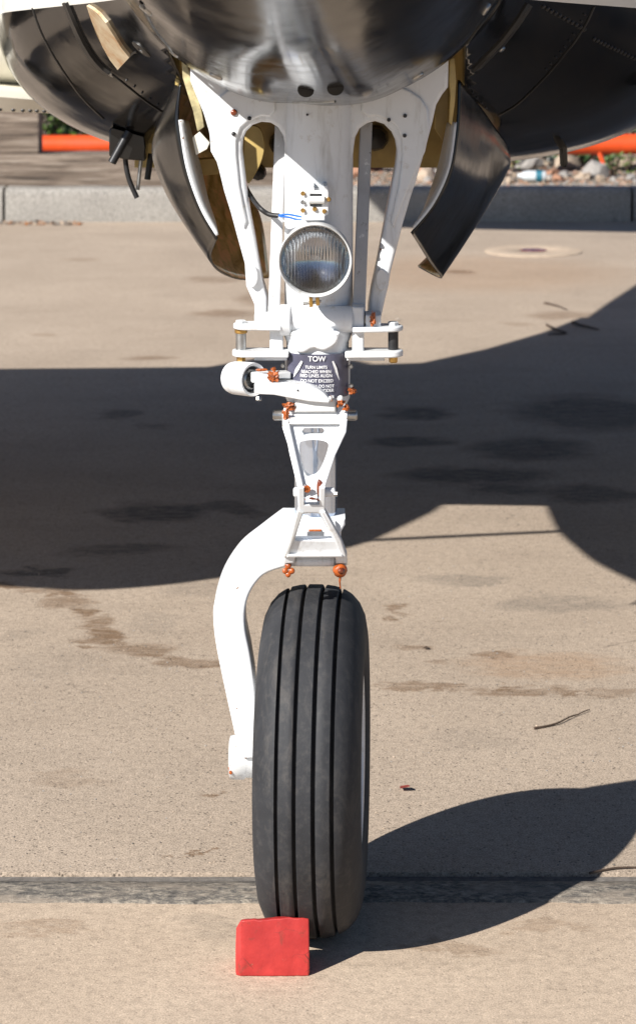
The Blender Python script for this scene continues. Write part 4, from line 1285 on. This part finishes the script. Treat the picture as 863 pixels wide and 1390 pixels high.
# ------------------------------------------------------------------ timber barrier at the left
YT = KERB_Y + .22
tb = bpy.data.objects.new('timber_barrier', None); COL.objects.link(tb)
tb.location = W(100, 252, YT).x, YT, KERB_H
tag(tb, 'weathered brown railway sleeper timbers lying behind the kerb at the left', 'barrier')
bpy.context.view_layer.update()
def timber(name, px0, px1, py0, py1, Y0, Y1):
    a = W(px0, py1, Y0); b = W(px1, py0, Y0)
    mb = MB()
    nx = max(2, int((b.x-a.x)/.08)); rows = []
    prof_ = [(Y0, a.z), (Y0, a.z + (b.z-a.z)*.33), (Y0, a.z + (b.z-a.z)*.66), (Y0+.01, b.z), (Y1-.01, b.z), (Y1, a.z)]
    for i in range(nx+1):
        x = a.x + (b.x-a.x)*i/nx
        rows.append([Vector((x, y + .006*mnoise.noise((x*2, z*9, 1)), z + .006*mnoise.noise((x*3, y*7, 4)))) for y, z in prof_])
    mb.grid(rows)
    mb.add([r[0] for r in rows] + [r[-1] for r in rows], [(k, k+1, nx+1+k+1, nx+1+k) for k in range(nx)])
    mb.add(rows[0], [tuple(range(6))]); mb.add(rows[-1], [tuple(range(6))[::-1]])
    o = mb.build(name, M['wood'], tb, 40)
    o.matrix_parent_inverse = tb.matrix_world.inverted()
    return o
timber('sleeper_rail', -420, 378, 209, 252, YT, YT+.22)
timber('sleeper_post', -60, 52, 120, 209.6, YT+.01, YT+.2)
timber('sleeper_post', -420, -330, 120, 209.6, YT+.01, YT+.2)
timber('sleeper_top', -420, 60, 92, 121, YT+.015, YT+.19)

# orange pipe barrier
YP = KERB_Y + .95
op = bpy.data.objects.new('orange_pipe_barrier', None); COL.objects.link(op)
pz = W(100, 197, YP)
op.location = (0, YP, KERB_H)
tag(op, 'long horizontal orange pipe rail on thin legs behind the kerb', 'barrier')
bpy.context.view_layer.update()
def child(o, par):
    o.parent = par; o.matrix_parent_inverse = par.matrix_world.inverted(); return o
child(MB().tube([Vector((-1.5, YP, pz.z)), Vector((5.5, YP, pz.z+.015))], .052, 24).build('pipe_rail', M['orange'], None, 50), op)
for px in (822, 1120, 180):
    a = W(px, 0, YP).x
    mb = MB(); mb.tube([(a-.045, YP-.02, pz.z), (a+.005, YP-.05, KERB_H-.03)], .011, 8)
    child(mb.build('pipe_leg', M['orange'], None, 50), op)

# ------------------------------------------------------------------ rubble, gravel, litter, plants
def rock_mesh(seed, flat=.7):
    bm = bmesh.new(); bmesh.ops.create_icosphere(bm, subdivisions=2, radius=1)
    for v_ in bm.verts:
        d = v_.co.normalized()
        f = 1 + .42*mnoise.noise(d*1.3 + Vector((seed*5.3, seed, 1))) + .16*mnoise.noise(d*3.5 + Vector((seed, 3, seed*2.7)))
        v_.co = Vector((d.x*f, d.y*f*.9, d.z*f*flat))
    me = bpy.data.meshes.new('rubble_stone'); bm.to_mesh(me); bm.free()
    return me
rocks = []
for k in range(9):
    me = rock_mesh(k+1); me.materials.append([M['stone'], M['stone_red'], M['stone_grey']][k % 3])
    me.polygons.foreach_set('use_smooth', [True]*len(me.polygons)); me.set_sharp_from_angle(angle=R(28)); rocks.append(me)
rng = random.Random(3)
def put_rock(x, y, r):
    i_r = rng.randrange(len(rocks))
    o = bpy.data.objects.new('rubble_stone', rocks[i_r]); COL.objects.link(o)
    o.location = (x, y, KERB_H - .012 + r*.32); o.scale = (r*rng.uniform(.8, 1.3), r, r*rng.uniform(.7, 1.1))
    o.rotation_euler = (rng.uniform(-.3, .3), rng.uniform(-.3, .3), rng.uniform(0, 6.28))
    c_ = ['tan', 'reddish', 'grey'][i_r % 3]
    tag(o, 'rough ' + c_ + ' rubble stone among the gravel behind the kerb', 'stone', c_ + ' rubble stones behind the kerb')
placed = []
for k in range(900):
    if len(placed) >= 95: break
    y = KERB_Y + rng.uniform(.42, 2.0); x = rng.uniform(.05, 2.1)
    r = rng.choice([.022, .03, .036, .045, .055, .07]) * (0.85 if y < KERB_Y+.7 else 1.1)
    if abs(y-YP) < .09 + r: continue
    if any((x-a)**2 + (y-b)**2 < (r+c)**2*.8 for a, b, c in placed): continue
    placed.append((x, y, r)); put_rock(x, y, r)
# grit strip along the kerb top and loose gravel
def scatter_stuff(name, n, xr, yr, zf, rr_, mats, label, cat, seed):
    g = random.Random(seed); mb = MB()
    base = [(1,0,0),(-1,0,0),(0,1,0),(0,-1,0),(0,0,1),(0,0,-1)]
    fc = [(0,2,4),(2,1,4),(1,3,4),(3,0,4),(2,0,5),(1,2,5),(3,1,5),(0,3,5)]
    for k in range(n):
        x, y = g.uniform(*xr), g.uniform(*yr)
        if isinstance(rr_, tuple): r = g.uniform(*rr_)**1
        a = g.uniform(0, 6.28); ca, sa = math.cos(a), math.sin(a)
        z = zf + r*.25
        vs = []
        for bx, by, bz_ in base:
            q = (bx*r*g.uniform(.6, 1.3), by*r*g.uniform(.6, 1.2), bz_*r*g.uniform(.4, .8))
            vs.append((x + q[0]*ca - q[1]*sa, y + q[0]*sa + q[1]*ca, z + q[2]))
        mb.add(vs, fc, g.randrange(len(mats)))
    o = mb.build(name, mats, None, 0, fix=False)
    return tag(o, label, cat, kind='stuff')
scatter_stuff('gravel', 7000, (-.1, 2.4), (KERB_Y+.13, KERB_Y+2.2), KERB_H-.012, (.004, .013), [M['stone'], M['stone_red'], M['stone_grey'], M['grit']], 'loose mixed gravel behind the kerb', 'gravel', 5)
scatter_stuff('grit', 2600, (-.1, 2.4), (KERB_Y+.12, KERB_Y+.34), KERB_H-.012, (.003, .010), [M['grit'], M['stone_grey']], 'dark grit strip just behind the kerb', 'grit', 6)
scatter_stuff('loose_grit', 2600, (-.6, .9), (.2, 4.5), 0.0, (.0007, .0024), [M['grit'], M['stone_grey'], M['stone']], 'fine loose grit scattered over the concrete apron', 'grit', 8)
scatter_stuff('leaf_litter', 420, (-2.0, -1.1), (KERB_Y-.14, KERB_Y-.005), 0.0, (.004, .014), [M['dry'], M['twig'], M['grit'], M['stone']], 'brown leaf litter lying along the kerb foot at the left', 'leaf litter', 9)

def shrub(name, x, y, z, rx, h, n, mat, label, seed, group=None):
    g = random.Random(seed)
    root = bpy.data.objects.new(name, None); COL.objects.link(root); root.location = (x, y, z)
    tag(root, label, 'plant', group)
    mb = MB()
    for k in range(n):
        t = g.uniform(0, 6.28); rr2 = rx*math.sqrt(g.random()); zz = h*g.random()**.7
        c = Vector((math.cos(t)*rr2, math.sin(t)*rr2, zz))
        L = g.uniform(.03, .06)*max(.5, min(1.2, rx/.25)); d = Vector((g.uniform(-1, 1), g.uniform(-1, 1), g.uniform(-.3, 1))).normalized()
        s = d.orthogonal().normalized()*L*.28
        mb.add([c, c + d*L*.5 + s, c + d*L, c + d*L*.5 - s], [(0, 1, 2, 3)])
    mb.build('foliage', mat, root, 0, fix=False)
    st = MB()
    for k in range(7):
        t = g.uniform(0, 6.28)
        st.tube([(0, 0, -.01), (math.cos(t)*rx*.4, math.sin(t)*rx*.4, h*.5), (math.cos(t)*rx*.7, math.sin(t)*rx*.7, h*.9)], [.006, .004, .002], 5)
    st.build('stem', M['twig'], root, 50)
    return root
for k, (px, Y, rx, h, n, mt, lb_) in enumerate([
    (75, YP+.5, .22, .50, 900, 'leaf', 'green leafy shrub in the gap of the timber barrier, left'),
    (120, YP+.75, .26, .48, 1100, 'leaf_dark', 'dark green shrub in the gap of the timber barrier, right'),
    (165, YP+.9, .28, .50, 1100, 'leaf_dark', 'dark shrub behind the orange pipe, hidden mostly by the jet belly'),
    (833, YP-.22, .05, .11, 60, 'leaf', 'small green weed beside the orange pipe leg'),
    (852, YP-.02, .04, .10, 40, 'leaf', 'small green weed right of the orange pipe leg'),
    (700, YP+.3, .07, .08, 60, 'leaf', 'low green weed among rubble near the right gear door'),
    (790, YP+.5, .30, .22, 500, 'leaf_dark', 'low dark green plant behind the rubble under the orange pipe')]):
    shrub('leafy_shrub' if n > 300 else 'weed', W(px, 0, Y).x, Y, KERB_H-.012, rx, h, n, M[mt], lb_, 40+k)

def bottle(px, py):
    p = W(px, py, KERB_Y+.45); p.z = KERB_H + .018
    o = MB().lathe([(.004, 0), (.022, .002), (.027, .01), (.027, .09), (.022, .11), (.011, .13), (.010, .14)], p + Vector((.07, 0, 0)), (-1, .15, 0), 16).build('plastic_bottle', M['bottle'], None, 50)
    tag(o, 'crushed pale plastic bottle lying among the rubble behind the kerb', 'bottle')
    MB().lathe([(.0285, .02), (.0285, .05)], p + Vector((.07, 0, 0)), (-1, .15, 0), 16).build('bottle_label', M['bottlecap'], o, 50)
bottle(722, 234)

def twig(pts, r, label, mat='twig', name='twig'):
    P = catmull([ground_pt(x, y, r) for x, y in pts], 6)
    n = len(P)
    for i, p in enumerate(P): p.z = r + .003*abs(mnoise.noise((p.x*20, p.y*20, 1)))
    o = MB().tube(P, [r*(1-.6*i/n) for i in range(n)], 6).build(name, M[mat], None, 50)
    return tag(o, label, 'twig')
twig([(725, 989), (755, 983), (775, 974), (800, 964)], .0022, 'thin dark twig on sunlit concrete right of the wheel')
twig([(800, 1186), (830, 1180), (863, 1178), (900, 1176)], .0020, 'thin curved twig beside the wheel shadow at the right edge')
twig([(739, 411), (756, 415), (769, 420)], .004, 'straight thin stick in sunlight just beyond the shadow edge')
twig([(777, 438), (795, 443), (812, 447)], .006, 'dark stick lying inside the shadow edge, rightmost of three')
twig([(742, 441), (756, 448), (768, 452), (744, 454)], .005, 'bent dark stick lying just inside the shadow edge')
twig([(45, 296), (70, 293), (92, 297)], .008, 'short brown stick lying at the foot of the kerb', 'dry')
def flake(name, px, py, r, mat, label, cat, seed=0):
    g = random.Random(seed); p = ground_pt(px, py)
    pts = [p + Vector((math.cos(t*1.047)*r*g.uniform(.5, 1.2), math.sin(t*1.047)*r*g.uniform(.5, 1.1), .003 + g.uniform(.0, .5)*r)) for t in range(6)]
    c = p + Vector((0, 0, r*.45))
    o = MB().add([c] + pts, [(0, k, k % 6 + 1) for k in range(1, 7)]).build(name, M[mat], None, 0, fix=False)
    s = o.modifiers.new('thickness', 'SOLIDIFY'); s.thickness = .0006
    return tag(o, label, cat)
flake('fallen_leaf', 549, 1074, .014, 'redleaf', 'curled dark red leaf on the concrete right of the tyre', 'leaf', 1)
flake('fallen_leaf', 578, 882, .006, 'twig', 'tiny dark curled leaf on the concrete behind the wheel', 'leaf', 2)
flake('paper_scrap', 540, 435, .012, 'paper', 'tiny white scrap beside the right upper lug bolt', 'litter', 3)
flake('paper_scrap', 700, 300, .022, 'paper', 'small white scrap in the shade at the kerb foot', 'litter', 4)
flake('paper_scrap', 72, 300, .020, 'paper', 'small white scrap in the leaf litter at the kerb foot', 'litter', 5)
